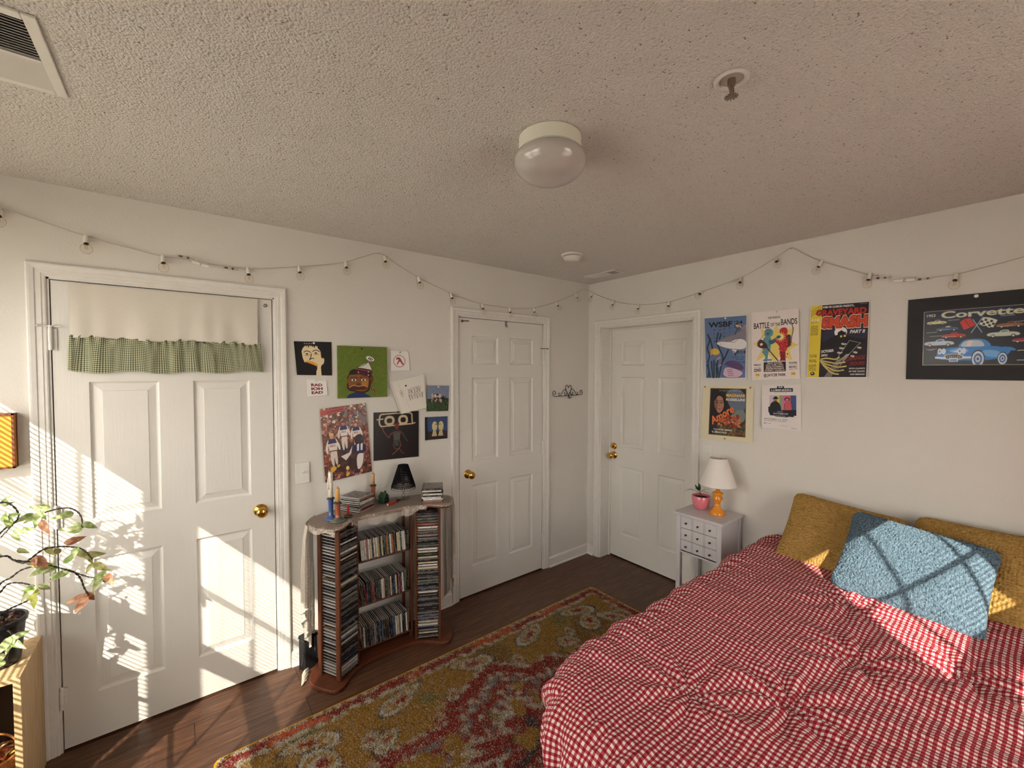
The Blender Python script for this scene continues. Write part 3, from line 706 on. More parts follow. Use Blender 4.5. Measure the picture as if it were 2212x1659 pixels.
# ================================================================== RUG
def rug():
    nx, ny = 800, 500; X0, X1, Y1, LY = -2.835, -.452, -.452, 1.52
    u = np.linspace(0, 1, nx)[:, None]*np.ones((1, ny)); v = np.linspace(0, 1, ny)[None]*np.ones((nx, 1))
    X = (u-.5)*(X1-X0); Y = (v-.5)*LY      # local metres
    W2, H2 = (X1-X0)/2, LY/2
    def fbm(s, seed, oct=4):
        o = 0; a = 1; tot = 0; r = np.random.default_rng(seed)
        for k in range(oct):
            ph = r.uniform(0, 6.28, (6, 3)); f = s*2**k; acc = 0
            for p in ph:
                th = p[0]; acc = acc+np.sin((X*np.cos(th)+Y*np.sin(th))*f*(.7+.6*p[2]/6.28)+p[1])
            o = o+a*acc/2.4; tot += a; a *= .6
        return o/tot
    rr = np.random.default_rng(5)
    j1 = fbm(30, 3)*.010; j2 = fbm(28, 4)*.010; hf = fbm(95, 7, 3)
    Xw, Yw = X+j1, Y+j2; ed = np.minimum(W2-np.abs(X), H2-np.abs(Y)); edw = np.minimum(W2-np.abs(Xw*.985), H2-np.abs(Yw*.98))
    gold = np.array(rgb(140, 102, 44)); gold2 = np.array(rgb(116, 86, 42)); red = np.array(rgb(124, 44, 38)); orange = np.array(rgb(172, 78, 46)); cream = np.array(rgb(172, 164, 146)); grey = np.array(rgb(108, 106, 106)); dark = np.array(rgb(62, 52, 54)); olive = np.array(rgb(112, 98, 52)); yel = np.array(rgb(206, 150, 40))
    C = np.ones((nx, ny, 3))*gold; f1 = fbm(9, 21); f2 = fbm(40, 22, 3); f3 = fbm(14, 23, 5)
    def put(mask, c): C[mask] = c
    put(f1 > .35, gold2); put((f3 > .62), olive)
    # inner field: worn medallion of red, cream and blue grey
    R = np.sqrt((Xw/.86)**2+(Yw/.50)**2); th = np.arctan2(Yw/.5, Xw/.86); lob = R+.10*np.cos(6*th)+.05*np.cos(14*th+1)
    lob = lob+.06*hf
    put((lob < .92) & (f3 > -.5), red); put((np.abs(lob-.92) < .020) & (hf > -.3), cream); put((np.abs(lob-.74) < .05) & (hf > .1), cream); put((np.abs(lob-.66) < .02), grey)
    put((lob < .60) & (hf > .35), cream); put((lob < .60) & (f3 > .45), gold); put((lob < .55) & (hf < -.6), grey); put((lob < .36) & (hf > -.7), red); put((np.abs(lob-.36) < .025), cream); put((lob < .14), dark); put((lob < .9) & (f1 > .6), gold)
    # main border: three bands
    b = edw
    b = b+.004*hf
    put((b < .100), gold2); put((b < .100) & (hf > .3), olive)
    put((b < .088) & (b > .040), red); put((b < .084) & (b > .044) & (f3 > .3), orange); put((np.abs(b-.100) < .012) & (hf > -.2), cream); put((np.abs(b-.034) < .010) & (hf > -.2), cream); put((b < .026), olive); put((b < .088) & (b > .044) & (hf > .9), cream)
    # palmettes and leaf shapes stepping along the border and the field edge
    def motif(px, py, a, L, w):
        c, s = math.cos(a), math.sin(a); q = (Xw-px)*c+(Yw-py)*s; r_ = -(Xw-px)*s+(Yw-py)*c
        e = np.sqrt((q/L)**2+(r_/(w*(1-.35*q/L)))**2)
        put(e < 1.12, dark); put(e < 1.0, cream); put((e < .78) & (f2 > -.9), gold); put((e < .62) & (np.sin(q*150) > -.2), cream); put(e < .34, red)
    for k in range(5):
        px = -W2+.34+k*(2*W2-.68)/4
        for sg in (-1, 1): motif(px, sg*(H2-.17), (.35 if k % 2 else 2.8)*sg, .125, .048); motif(px+.22, sg*(H2-.30), 1.2*sg, .045, .030)
    for k in range(3):
        py = -H2+.36+k*(2*H2-.72)/2
        for sg in (-1, 1): motif(sg*(W2-.20), py, 1.57+.5*sg*(k-1), .11, .050)
    for sg in (-1, 1):
        for sh_ in (-1, 1): motif(sg*(W2-.36), sh_*(H2-.30), sg*sh_*.8, .09, .06); motif(sg*(W2-.62), sh_*(H2-.36), -sg*sh_*.5, .07, .04)
    # dithered, worn yarn edges
    ii = rr.integers(-3, 4, (nx, ny)); jj = rr.integers(-3, 4, (nx, ny)); I, J = np.meshgrid(np.arange(nx), np.arange(ny), indexing='ij')
    C = C[np.clip(I+ii, 0, nx-1), np.clip(J+jj, 0, ny-1)]
    worn = (rr.random((nx, ny)) < .13); C[worn] = cream*.8; dk = (rr.random((nx, ny)) < .10); C[dk] *= .42
    C = C*(.72+.5*rr.random((nx, ny, 1)))
    C[ed < .011] = yel*(.9+.2*rr.random(((ed < .011).sum(), 1)))
    cr = .04; cxx = np.maximum(np.abs(X)-(W2-cr), 0); cyy = np.maximum(np.abs(Y)-(H2-cr), 0); rad = np.sqrt(cxx**2+cyy**2)
    k_ = np.where(rad > cr, cr/np.maximum(rad, 1e-6), 1); Xf = np.sign(X)*(np.minimum(np.abs(X), W2-cr)+cxx*k_); Yf = np.sign(Y)*(np.minimum(np.abs(Y), H2-cr)+cyy*k_)
    C[rad > cr-.011] = yel
    Z = .009+.0045*rr.random((nx, ny))-.002*(f2 < -.4); Z[ed < .012] = .008
    edge = np.zeros((nx, ny), bool); edge[0] = edge[-1] = True; edge[:, 0] = edge[:, -1] = True; Z[edge] = .0
    t = grid_mesh('area_rug', np.stack([Xf, Yf, Z], -1), rug_mat(), None, cols=C, smooth=True, loc=((X0+X1)/2, Y1-LY/2, 0))
    tag(t, 'gold and red patterned area rug with a yellow bound edge', 'rug')
def ink_mat(name, rough=.6, spec=.3, bump=None, coat=0):
    a = NT(name, rough, spec); c = a.n('ShaderNodeVertexColor'); c.layer_name = 'ink'; a.color(c.outputs[0])
    if bump: n = a.noise(a.coord(), bump[0], 2); a.bump(n.outputs[0], bump[1], bump[2])
    if coat: a.b.inputs['Coat Weight'].default_value = coat
    return a.m
def rug_mat(): return ink_mat('woven_rug_pile', .95, .05, (420, .6, .004))
rug()

# ================================================================== MUSIC RACK
RKX, RKZ = -1.983, .838     # symmetry axis, underside of top board
M_RACK = m_wood('reddish_rack_wood', (76, 40, 26), (116, 66, 42), (30, 30, 3), .4); M_RACKH = m_wood('reddish_rack_board', (74, 38, 25), (112, 62, 40), (3, 30, 30), .35)
rack = thing('media_rack', (RKX, -.20, 0), 'reddish wooden CD rack with angled towers and a lace cloth, between the two doors', 'shelf')
ox, oy = RKX, -.20
outl = [(-2.30, -.03), (-2.41, -.20), (-2.40, -.27), (-2.325, -.385), (-2.27, -.375), (-2.215, -.30), (-2.14, -.262), (-2.05, -.250), (-1.916, -.250), (-1.826, -.262), (-1.751, -.30), (-1.696, -.375), (-1.641, -.385), (-1.566, -.27), (-1.556, -.20), (-1.666, -.03)]
outl = smooth_poly([(x-ox, y-oy) for x, y in outl], 2)
obj('base_board', MB().prism(outl, .0, .020), M_RACKH, rack, bevel=.005, seg=3)
obj('top_board', MB().prism(outl, RKZ, RKZ+.015), M_RACKH, rack, bevel=.004, seg=3)
ANG = math.radians(28)
PITCH_CD = .0166; NCD = 47; Z0CD = .026
def tower(side):
    """local frame: x along the front away from the outer corner, y into the tower"""
    px, py = (-2.272 if side < 0 else -1.694), -.322
    a = ANG if side < 0 else PI-ANG
    ex = Vector((math.cos(a), math.sin(a), 0)); ey = Vector((-ex.y, ex.x, 0)) if side < 0 else Vector((ex.y, -ex.x, 0))
    return Vector((px, py, 0)), ex, ey
TW = .130; TD = .146; PW = .012
for side in (-1, 1):
    o0, ex, ey = tower(side); T = Matrix((( ex.x, ey.x, 0, o0.x-ox), (ex.y, ey.y, 0, o0.y-oy), (0, 0, 1, 0), (0, 0, 0, 1)))
    for (x0, x1, y0, y1) in ((-PW, 0, -.004, .024), (-PW, 0, TD-.018, TD+.006), (TW, TW+PW, .012, .040), (TW, TW+PW, TD-.018, TD+.006)):
        obj('post', MB().box(x0, x1, y0, y1, .020, RKZ, T=T), M_RACK, rack, bevel=.0015)
    r = MB()
    for k in range(NCD+1):
        z = Z0CD-.003+k*PITCH_CD
        for x0, x1 in ((-.001, .004), (TW-.004, TW+.001)):
            for y0, y1 in ((.002, .022), (TD-.02, TD)): r.box(x0, x1, y0, y1, z, z+.002, T=T)
    obj('slot_ledges', r, M_RACK, rack)['kind'] = 'stuff'
SHZ = (.575, .322, .070)
for z in SHZ:
    s = MB(); s.box(-.158, .158, -.006, .118, z-.010, z); s.box(-.158, .158, .112, .122, z, z+.035)
    obj('shelf_board', s, M_RACKH, rack, bevel=.002)
for x in (-.170, .158): obj('post', MB().box(x, x+.012, .10, .125, .020, RKZ), M_RACK, rack, bevel=.0015)
for x in (-.170, .158): obj('post', MB().box(x, x+.012, -.012, .016, .020, RKZ), M_RACK, rack, bevel=.0015)
obj('cross_rail', MB().box(-.158, .158, .12, .13, .77, .80), M_RACKH, rack)

# ---- compact disc cases
ORD = ['top', 'second', 'third', 'fourth', 'fifth', 'sixth', 'seventh', 'eighth', 'ninth', 'tenth', 'eleventh', 'twelfth', 'thirteenth', 'fourteenth', 'fifteenth', 'sixteenth', 'seventeenth', 'eighteenth', 'nineteenth', 'twentieth', 'twenty-first', 'twenty-second', 'twenty-third', 'twenty-fourth', 'twenty-fifth', 'twenty-sixth', 'twenty-seventh', 'twenty-eighth', 'twenty-ninth', 'thirtieth', 'thirty-first', 'thirty-second', 'thirty-third', 'thirty-fourth', 'thirty-fifth', 'thirty-sixth', 'thirty-seventh', 'thirty-eighth', 'thirty-ninth', 'fortieth', 'forty-first', 'forty-second', 'forty-third', 'forty-fourth', 'forty-fifth', 'forty-sixth', 'forty-seventh']
SPC = {'black': (22, 20, 20), 'dark grey': (52, 50, 50), 'white': (222, 218, 208), 'cream': (206, 192, 160), 'grey': (130, 126, 122), 'red': (138, 28, 34), 'brown': (84, 46, 30), 'dark blue': (26, 36, 66), 'blue': (36, 66, 96), 'orange': (176, 116, 70), 'pink': (176, 112, 106), 'green': (46, 62, 56), 'purple': (44, 32, 48), 'yellow': (184, 160, 96)}
def m_spine(nm, c):
    a = NT('printed_spine_'+nm.replace(' ', '_'), .3, .5); oi = a.n('ShaderNodeObjectInfo'); sp = a.n('ShaderNodeSeparateXYZ'); a.l(a.coord(), sp.inputs[0]); dk = sum(c) < 330
    cm = a.n('ShaderNodeCombineXYZ'); a.l(sp.outputs[0], cm.inputs[0]); a.l(a.math('MULTIPLY', oi.outputs['Random'], 40), cm.inputs[1])
    n = a.noise(cm.outputs[0], 320, 1); nw = a.noise(cm.outputs[0], 26, 1)
    band = a.math('LESS_THAN', a.math('ABSOLUTE', a.math('SUBTRACT', sp.outputs[2], .0051)), .0015)
    msk = a.math('MULTIPLY', a.math('MULTIPLY', a.math('GREATER_THAN', n.outputs[0], .46), a.math('GREATER_THAN', nw.outputs[0], .50)), a.math('MULTIPLY', band, .75))
    a.color(a.mix(msk, tuple(c), (176, 170, 160) if dk else (60, 50, 48))); return a.m
M_TRAY = mat('cd_tray_black', (26, 25, 26), .25); M_CLEAR = mat('jewel_case_edge', (168, 164, 158), .2); M_CLEARD = mat('jewel_case_edge_grey', (72, 70, 70), .2)
M_COVER = NT('cd_cover_print', .12, .5); _c = M_COVER; _co = _c.coord('Object', (30, 30, 30)); _n = _c.noise(_co, 2, 3); _c.color(_c.ramp(_n.outputs[0], [(.35, (44, 40, 40)), (.5, (84, 76, 72)), (.62, (120, 98, 86))]).outputs[0])
CDM = {}
def cd_mesh(color, light=True):
    key = (color, light)
    if key in CDM: return CDM[key]
    w, d, h = .124, .142, .0102; mb = MB()
    mb.box(-w/2, w/2, .001, d, 0, h*.42, 1)                    # tray half
    mb.box(-w/2, w/2, .006, d, h*.42, h*.60, 3)                # booklet
    mb.box(-w/2-.0003, w/2+.0003, .0, d, h*.60, h, 2)          # lid
    mb.box(-w/2+.004, w/2-.004, -.0006, .001, .0008, h-.0008, 0)  # printed spine
    mb.box(-w/2+.008, w/2-.006, .012, d-.004, h-.0001, h+.0002, 4)
    tmp = obj('cd_case', mb, [MATS.get('printed_spine_'+color.replace(' ', '_')) or m_spine(color, SPC[color]), M_TRAY, M_CLEAR if light else M_CLEARD, M_WHITE, M_COVER.m])
    CDM[key] = tmp.data; bpy.data.objects.remove(tmp); return CDM[key]
def place_cd(color, light, T, label, group):
    o = bpy.data.objects.new('cd_case', cd_mesh(color, light)); COL.objects.link(o); o.matrix_world = T
    tag(o, label, 'cd case', group); return o
r_ = random.Random(3)
darks = ['black']*7+['dark grey']*4+['dark blue', 'brown', 'purple', 'red', 'grey', 'green', 'blue']
def towercolors(seed, pl):
    q = random.Random(seed); return [q.choice(['white', 'cream', 'white', 'grey']) if q.random() < pl else q.choice(darks) for _ in range(NCD)]
for side, nm in ((-1, 'left'), (1, 'right')):
    o0, ex, ey = tower(side); cols = towercolors(5+side, .18 if side < 0 else .34)
    for k in range(NCD):
        if side < 0 and k in (15, 31): continue
        z = Z0CD+k*PITCH_CD+.0004; c = cols[k]; dx = r_.uniform(-.001, .001); dy = r_.uniform(0, .004)
        ax = ex if side < 0 else -ex
        p = o0+ex*(TW/2+dx)+ey*(dy+.002)
        T = Matrix(((ax.x, ey.x, 0, p.x), (ax.y, ey.y, 0, p.y), (0, 0, 1, z), (0, 0, 0, 1)))
        od = ORD[NCD-1-k]
        place_cd(c, r_.random() < .6, T, ('%s-spined CD case, %s in %s rack tower' % (c, ('topmost' if od == 'top' else od+' from the top'), nm)), 'cd cases in the rack towers')
# cover cards leaning in the empty slots
for nm, z in (('upper', Z0CD+15*PITCH_CD), ('lower', Z0CD+31*PITCH_CD)):
    o0, ex, ey = tower(-1); T = Matrix(((ex.x, ey.x, 0, o0.x), (ex.y, ey.y, 0, o0.y), (0, 0, 1, 0), (0, 0, 0, 1)))
    tag(obj('card_sleeve', MB().box(.006, .012, .02, .125, -.0008, .0008, T=T @ Matrix.Translation((0, 0, z+.010)) @ Matrix.Rotation(math.radians(-4), 4, 'X')), mat('tan_card', (150, 112, 76), .7)), 'tan card sleeve tilted in the %s empty slot of the left rack tower' % nm, 'card sleeve')
lightrow = ['white', 'cream', 'cream', 'grey', 'black', 'pink', 'white', 'dark grey', 'cream', 'green', 'white', 'orange', 'black', 'yellow', 'white']
darkrow = ['black', 'black', 'dark grey', 'white', 'brown', 'black', 'grey', 'red', 'dark blue', 'black', 'dark grey', 'green', 'cream', 'black', 'white', 'red', 'blue']
for row, (z, pal, name) in enumerate(zip(SHZ, (lightrow, darkrow, darkrow), ('top', 'middle', 'bottom'))):
    x = -.144; q = random.Random(20+row); k = 0
    while x+.0108 < .152 and k < 28:
        c = q.choice(pal) if not (row == 0 and k > 24) else 'black'
        lean = math.radians(-4 if row == 0 else (-9 if k < 3 and row == 1 else -3))
        # spine upright and facing the room
        T = Matrix.Translation((ox+x+.0105, -.207+q.uniform(-.002, .003), z+.0625)) @ Matrix.Rotation(lean, 4, 'Y') @ Matrix.Rotation(-PI/2, 4, 'Y')
        place_cd(c, q.random() < .5, T, '%s-spined CD case, %s from left on %s central rack shelf' % (c, ORD[k] if k else 'first', name), 'cd cases on the rack shelves')
        x += .01068; k += 1
# two piles on the top
def pile(cx, cy, ang, n, nm, seed, jit):
    q = random.Random(seed); z = RKZ+.0165
    for k in range(n):
        a = ang+q.uniform(-jit, jit); c = q.choice(['white', 'cream', 'grey', 'black', 'dark grey', 'white', 'pink'])
        T = Matrix.Translation((cx+q.uniform(-.005, .005), cy+q.uniform(-.005, .005), z)) @ Matrix.Rotation(a, 4, 'Z') @ Matrix.Translation((0, -.071, 0))
        od = ORD[n-1-k]
        place_cd(c, q.random() < .5, T, '%s CD case, %s of the %s pile on the rack top' % (c, ('uppermost' if od == 'top' else od+' from top'), nm), 'cd cases piled on the rack top')
        z += .01055
pile(-2.115, -.115, math.radians(32), 8, 'left', 1, .05)
pile(-1.675, -.205, math.radians(-28), 8, 'right', 2, .04)

# ---- lace runner: real openwork cloth (holes by transparency), hanging at both ends and over the front
def lace(name, base_alpha, thread=(212, 200, 184)):
    m = bpy.data.materials.new(name); m.use_nodes = True; t = m.node_tree; b = t.nodes['Principled BSDF']; out = t.nodes['Material Output']
    b.inputs['Base Color'].default_value = (*rgb(thread), 1); b.inputs['Roughness'].default_value = .9
    uv = t.nodes.new('ShaderNodeUVMap'); uv.uv_map = 'UVMap'
    def N(typ, **k):
        n = t.nodes.new(typ)
        for a, v in k.items(): setattr(n, a, v)
        return n
    def M_(op, a, b_=None):
        n = N('ShaderNodeMath', operation=op)
        for i, v in enumerate((a, b_)):
            if v is None: continue
            if isinstance(v, (int, float)): n.inputs[i].default_value = v
            else: t.links.new(v, n.inputs[i])
        return n.outputs[0]
    net = N('ShaderNodeTexVoronoi', feature='DISTANCE_TO_EDGE'); net.inputs['Scale'].default_value = 520; t.links.new(uv.outputs[0], net.inputs['Vector'])
    netm = M_('LESS_THAN', net.outputs['Distance'], .02+base_alpha)
    # flower motifs: concentric rings round scattered centres, dense near the hem (v stored as hem distance)
    fl = N('ShaderNodeTexVoronoi', feature='F1'); fl.inputs['Scale'].default_value = 52; t.links.new(uv.outputs[0], fl.inputs['Vector'])
    ring = M_('GREATER_THAN', M_('SINE', M_('MULTIPLY', fl.outputs['Distance'], 26)), .45)
    ns = N('ShaderNodeTexNoise'); ns.inputs['Scale'].default_value = 11; t.links.new(uv.outputs[0], ns.inputs['Vector'])
    hem = N('ShaderNodeAttribute'); hem.attribute_name = 'hem'
    dens = M_('GREATER_THAN', M_('ADD', ns.outputs[0], hem.outputs['Fac']), .72)
    mot = M_('MULTIPLY', ring, dens)
    al = M_('MAXIMUM', netm, mot)
    tr = N('ShaderNodeBsdfTransparent'); mx = N('ShaderNodeMixShader'); t.links.new(al, mx.inputs[0]); t.links.new(tr.outputs[0], mx.inputs[1]); t.links.new(b.outputs[0], mx.inputs[2]); t.links.new(mx.outputs[0], out.inputs[0])
    MATS[name] = m; return m
M_LACE = lace('lace_net', .035); M_LACEH = lace('lace_hanging', .17)
run = thing('lace_runner', (RKX, -.20, RKZ+.0155), 'cream lace cloth over the rack top, hanging at both ends', 'tablecloth')
def setattr_hem(o, H_):
    at = o.data.attributes.new('hem', 'FLOAT', 'POINT'); at.data.foreach_set('value', H_.reshape(-1).astype(np.float32))
# top sheet: follows the board outline
poly = np.array(outl)
def chord(x):
    ys = []
    for i in range(len(poly)):
        (x0, y0), (x1, y1) = poly[i], poly[(i+1) % len(poly)]
        if (x0-x)*(x1-x) <= 0 and abs(x1-x0) > 1e-9: ys.append(y0+(y1-y0)*(x-x0)/(x1-x0))
    return (min(ys), max(ys)) if len(ys) > 1 else (0, 0)
xs = np.linspace(poly[:, 0].min()+.001, poly[:, 0].max()-.001, 180); nv = 46
P = np.zeros((180, nv, 3)); Hm = np.zeros((180, nv)); UV = np.zeros((180, nv, 2))
for i, x in enumerate(xs):
    y0, y1 = chord(x)
    hang = .012+.050*max(0, 1-((x)/.235)**2)**.8+.008*math.sin(x*60)    # overhang length at the front
    if abs(x) > .22: hang = .004
    if x < -.33 or x > .37: hang = .026+.008*math.sin(x*90)
    tot = (y1-y0)+hang
    for j in range(nv):
        s = tot*j/(nv-1)
        if s <= y1-y0: y = y1-s; z = .0009+.0008*math.sin(x*70+y*40)
        else: q = s-(y1-y0); y = y0-.0045-.004*math.sin(x*70)*q/.05; z = .001-q
        P[i, j] = (x, y, z); UV[i, j] = (x, s); Hm[i, j] = .30*math.exp(-((tot-s)/.07)**2)
g_ = grid_mesh('lace_top', P, M_LACE, run, uv=UV); setattr_hem(g_, Hm)
def hang_end(pts, zl, flare, seed, m):
    """pts: polyline of the board edge; zl: hem heights"""
    q = random.Random(seed); C = catmull(pts, 14); n = len(C); nv = 60; P = np.zeros((n, nv, 3)); UV = np.zeros((n, nv, 2)); Hm = np.zeros((n, nv)); L = 0
    for i, p in enumerate(C):
        if i: L += (C[i]-C[i-1]).length
        d = (C[min(i+1, n-1)]-C[max(i-1, 0)]).normalized(); nrm = Vector((d.y, -d.x, 0))
        if nrm.dot(Vector((p.x, p.y, 0))) < 0: nrm = -nrm
        zz = np.interp(i/(n-1), np.linspace(0, 1, len(zl)), zl)
        for j in range(nv):
            t_ = j/(nv-1); off = .004+.010*min(t_*6, 1)+(.012*math.sin(i*.75+seed)+.006*math.sin(i*1.9))*min(1, t_*2)+flare*t_
            c_ = p+nrm*off; UV[i, j] = (L, t_*(RKZ-zz)); Hm[i, j] = .34*math.exp(-((1-t_)*(RKZ-zz)/.10)**2)
            P[i, j] = (c_.x+(0 if t_ < .02 else 0), c_.y, -t_*(RKZ-zz)+.0006)
    o = grid_mesh('lace_end', P, m, run, uv=UV); setattr_hem(o, Hm); return o
hang_end([(-2.33-ox, -.075-oy, 0), (-2.37-ox, -.125-oy, 0), (-2.405-ox, -.19-oy, 0), (-2.405-ox, -.245-oy, 0)], (.03, .10, .22, .36, .42), .004, 1, M_LACEH)
hang_end([(-1.565-ox, -.27-oy, 0), (-1.56-ox, -.21-oy, 0), (-1.60-ox, -.13-oy, 0), (-1.64-ox, -.07-oy, 0)], (.50, .22, .10, .08), .012, 4, M_LACEH)
# the tail of the cloth lying on the floor at the left foot
nu = 24; u = np.linspace(0, 1, nu)[:, None]*np.ones((1, 14)); v = np.linspace(0, 1, 14)[None]*np.ones((nu, 1))
P = np.stack([-2.400-.030*u+.046*(v-.5)*(1-.3*u)-ox, -.112-.095*u+.03*(v-.5)-oy, -RKZ-.0155+.006+.018*np.sin(v*PI)*(1-.6*u)+.003*np.sin(u*20+v*9)], -1)
g_ = grid_mesh('lace_tail', P, M_LACEH, run, uv=np.stack([u*.18, v*.07], -1)); setattr_hem(g_, np.full(u.shape, .2))

# ---- black case behind the rack
t = thing('black_case', (-2.378, -.070, 0), 'small black case on the floor behind the left foot of the rack', 'case', rz=math.radians(20))
M_BC = mat('black_leatherette', (22, 22, 24), .5)
obj('case_body', MB().box(-.040, .040, -.028, .028, 0, .172), M_BC, t, bevel=.008, seg=3)
obj('case_lid', MB().box(-.042, .042, -.030, .030, .175, .190), M_BC, t, bevel=.008, seg=3)
obj('seam_band', MB().box(-.0412, .0412, -.0292, .0292, .171, .177), M_TRAY, t)
obj('loose_strap', MB().tube(catmull([(-.041, -.02, .10), (-.049, -.026, .07), (-.056, -.026, .055), (-.050, -.024, .04)], 5), .0015, 6), M_CLEARD, t)

# ================================================================== THINGS ON THE RACK
TZ = RKZ+.0172
def candleholder(loc, h, rc, c_body, c_base, label, rb=.036, rr=.0155):
    t = thing('candle_holder', loc, label, 'candle holder')
    M_b = mat('glaze_'+'_'.join(map(str, c_base)), c_base, .18, **{'Coat Weight': .5}); M_c = mat('glaze_'+'_'.join(map(str, c_body)), c_body, .22, **{'Coat Weight': .5})
    obj('holder_base', MB().lathe([(.001, 0), (rb-.002, 0), (rb, .003), (rb-.002, .007), (rb*.6, .011), (.018, .016), (.015, .021), (.001, .021)], 32), M_b, t, smooth=True)
    obj('holder_stem', MB().lathe([(.001, .019), (.0145, .019), (.0125, .024), (.0120, h*.5), (rr-.001, h-.016), (rr+.0, h-.012), (.001, h-.012)], 32), M_c, t, smooth='auto')
    obj('drip_rim', MB().lathe([(.010, h-.013), (.021, h-.010), (.0215, h-.007), (.016, h-.006), (.014, h), (.0115, h), (.0115, h-.010)], 32, cap=False), mat('rim_dark_glaze', (64, 66, 62), .2), t, smooth=True)
    return t
def candle(loc, h, r, c, label, lit_top=True, lean=0, drips=False):
    t = thing('candle', loc, label, 'candle')
    m = MB(); m.lathe([(.001, 0), (r, 0), (r*.97, h*.5), (r*.93, h*.94), (r*.75, h*.985), (.001, h*.965)], 20)
    if drips:
        q = random.Random(2)
        for k in range(6):
            a = q.uniform(1.8, 4.6); z0 = h*q.uniform(.6, .98); ln = h*q.uniform(.15, .5)
            m.tube([(r*.9*math.cos(a), r*.9*math.sin(a), z0), (r*1.1*math.cos(a), r*1.1*math.sin(a), z0-ln*.3), (r*1.05*math.cos(a), r*1.05*math.sin(a), z0-ln)], [.002, .0032, .004], 7)
        m.tube([(-r*.8, 0, h*.9), (-r*.6, 0, h*1.05)], [.003, .001], 6)
    obj('wax', m, mat('wax_'+'_'.join(map(str, c)), c, .4, **{'Subsurface Weight': .15, 'Subsurface Radius': (.01, .006, .003)}), t, smooth=True)
    if lit_top: obj('wick', MB().tube([(0, 0, h*.95), (.001, 0, h+.005), (.004, 0, h+.009)], .0009, 5), M_TRAY, t)
candleholder((-2.283, -.200, TZ), .120, .01, (66, 92, 148), (62, 88, 146), 'tall blue glazed candle holder at the left end of the rack top')
candle((-2.283, -.200, TZ+.1105), .150, .0125, (232, 224, 208), 'tall white dripped candle in the blue holder', False, drips=True)
candleholder((-2.262, -.255, TZ), .105, .01, (160, 84, 58), (92, 96, 84), 'terracotta-stemmed candle holder with a grey-green foot at the rack front', rb=.042)
candle((-2.262, -.255, TZ+.0955), .083, .0105, (204, 154, 86), 'short yellow candle in the front terracotta holder')
candleholder((-1.998, -.055, TZ), .112, .01, (156, 84, 60), (92, 96, 84), 'terracotta candle holder at the back of the rack behind the left CD pile', rb=.038)
candle((-1.998, -.055, TZ+.1025), .078, .0100, (190, 142, 82), 'short yellow candle in the rear terracotta holder')
t = thing('candle_holder', (-2.200, -.226, TZ), 'low dark candle dish holding the small red candle', 'candle holder')
obj('dish', MB().lathe([(.001, 0), (.019, 0), (.024, .005), (.0235, .007), (.012, .004), (.011, .010), (.0085, .010), (.0085, .003), (.001, .003)], 28, cap=False), mat('dark_olive_glaze', (70, 66, 48), .2), t, smooth=True)
candle((-2.200, -.226, TZ+.004), .066, .0070, (170, 26, 34), 'small red candle in a dark dish beside the left CD pile', False)
# ceramic house
t = thing('ceramic_house', (-1.950, -.100, TZ), 'small dark green ceramic house ornament on the rack', 'ornament', rz=math.radians(28))
M_GRN = mat('dark_green_glaze', (46, 74, 54), .15, **{'Coat Weight': .6})
hs = MB(); hs.box(-.024, .024, -.020, .020, 0, .040); obj('house_body', hs, M_GRN, t, bevel=.002)
rf = MB().prism([(-.027, .038), (0, .066), (.027, .038)], -.023, .023, T=Matrix.Rotation(PI/2, 4, 'X')); obj('house_roof', rf, M_GRN, t, bevel=.002)
obj('chimney', MB().box(.010, .018, -.006, .004, .050, .070), M_GRN, t, bevel=.001)
w_ = MB()
for x in (-.013, .002):
    for z in (.008, .022): w_.box(x, x+.010, -.0206, -.0198, z, z+.009)
w_.box(-.0040, .004, -.0236, -.0228, .044, .052)
obj('house_window', w_, M_TRAY, t)
# marker pen
t = thing('marker_pen', (-1.905, -.150, TZ), 'red marker pen with a black cap lying on the lace', 'pen', rz=math.radians(30))
R_ = Matrix.Translation((0, 0, .0075)) @ Matrix.Rotation(PI/2, 4, 'Y')
obj('pen_barrel', MB().lathe([(.001, -.058), (.0062, -.058), (.0070, -.054), (.0070, .018), (.001, .018)], 18, T=R_), mat('red_plastic', (176, 38, 34), .35), t, smooth='auto')
obj('pen_cap', MB().lathe([(.001, .018), (.0075, .018), (.0070, .048), (.0045, .060), (.001, .060)], 18, T=R_), M_TRAY, t, smooth='auto')
obj('pen_end', MB().lathe([(.001, -.0595), (.0060, -.0592), (.0060, -.058), (.001, -.058)], 18, T=R_), M_WHITE, t)
# beaded lamp
t = thing('beaded_lamp', (-1.818, -.090, TZ), 'small lamp with a black openwork beaded shade near the right CD pile', 'lamp')
obj('lamp_foot', MB().lathe([(.001, 0), (.038, 0), (.038, .002), (.006, .004), (.001, .004)], 32), mat('brushed_nickel', (150, 142, 134), .25, 1.0), t, smooth='auto')
m = MB()
for a in (0, 1):
    s = 1 if a else -1
    m.tube([(0, 0, .003), (s*.012, 0, .020), (0, 0, .038), (-s*.012, 0, .056), (0, 0, .075), (0, 0, .10)], .0014, 6)
obj('wire_stem', m, MATS['brushed_nickel'], t)
M_BEAD = mat('black_beads', (18, 13, 18), .7, 0, .15)
m = MB(); zb, zt, rb_, rt_ = .080, .205, .052, .021
zb, zt, rb_, rt_ = .078, .212, .074, .030
n = 40
for k in range(n):
    for s in (-1, 1):
        pts = []
        for j in range(7):
            q = j/6; a = 2*PI*k/n+s*q*.75; rr_ = rb_+(rt_-rb_)*q; pts.append((rr_*math.cos(a), rr_*math.sin(a), zb+(zt-zb)*q))
        m.tube(pts, .0021, 4)
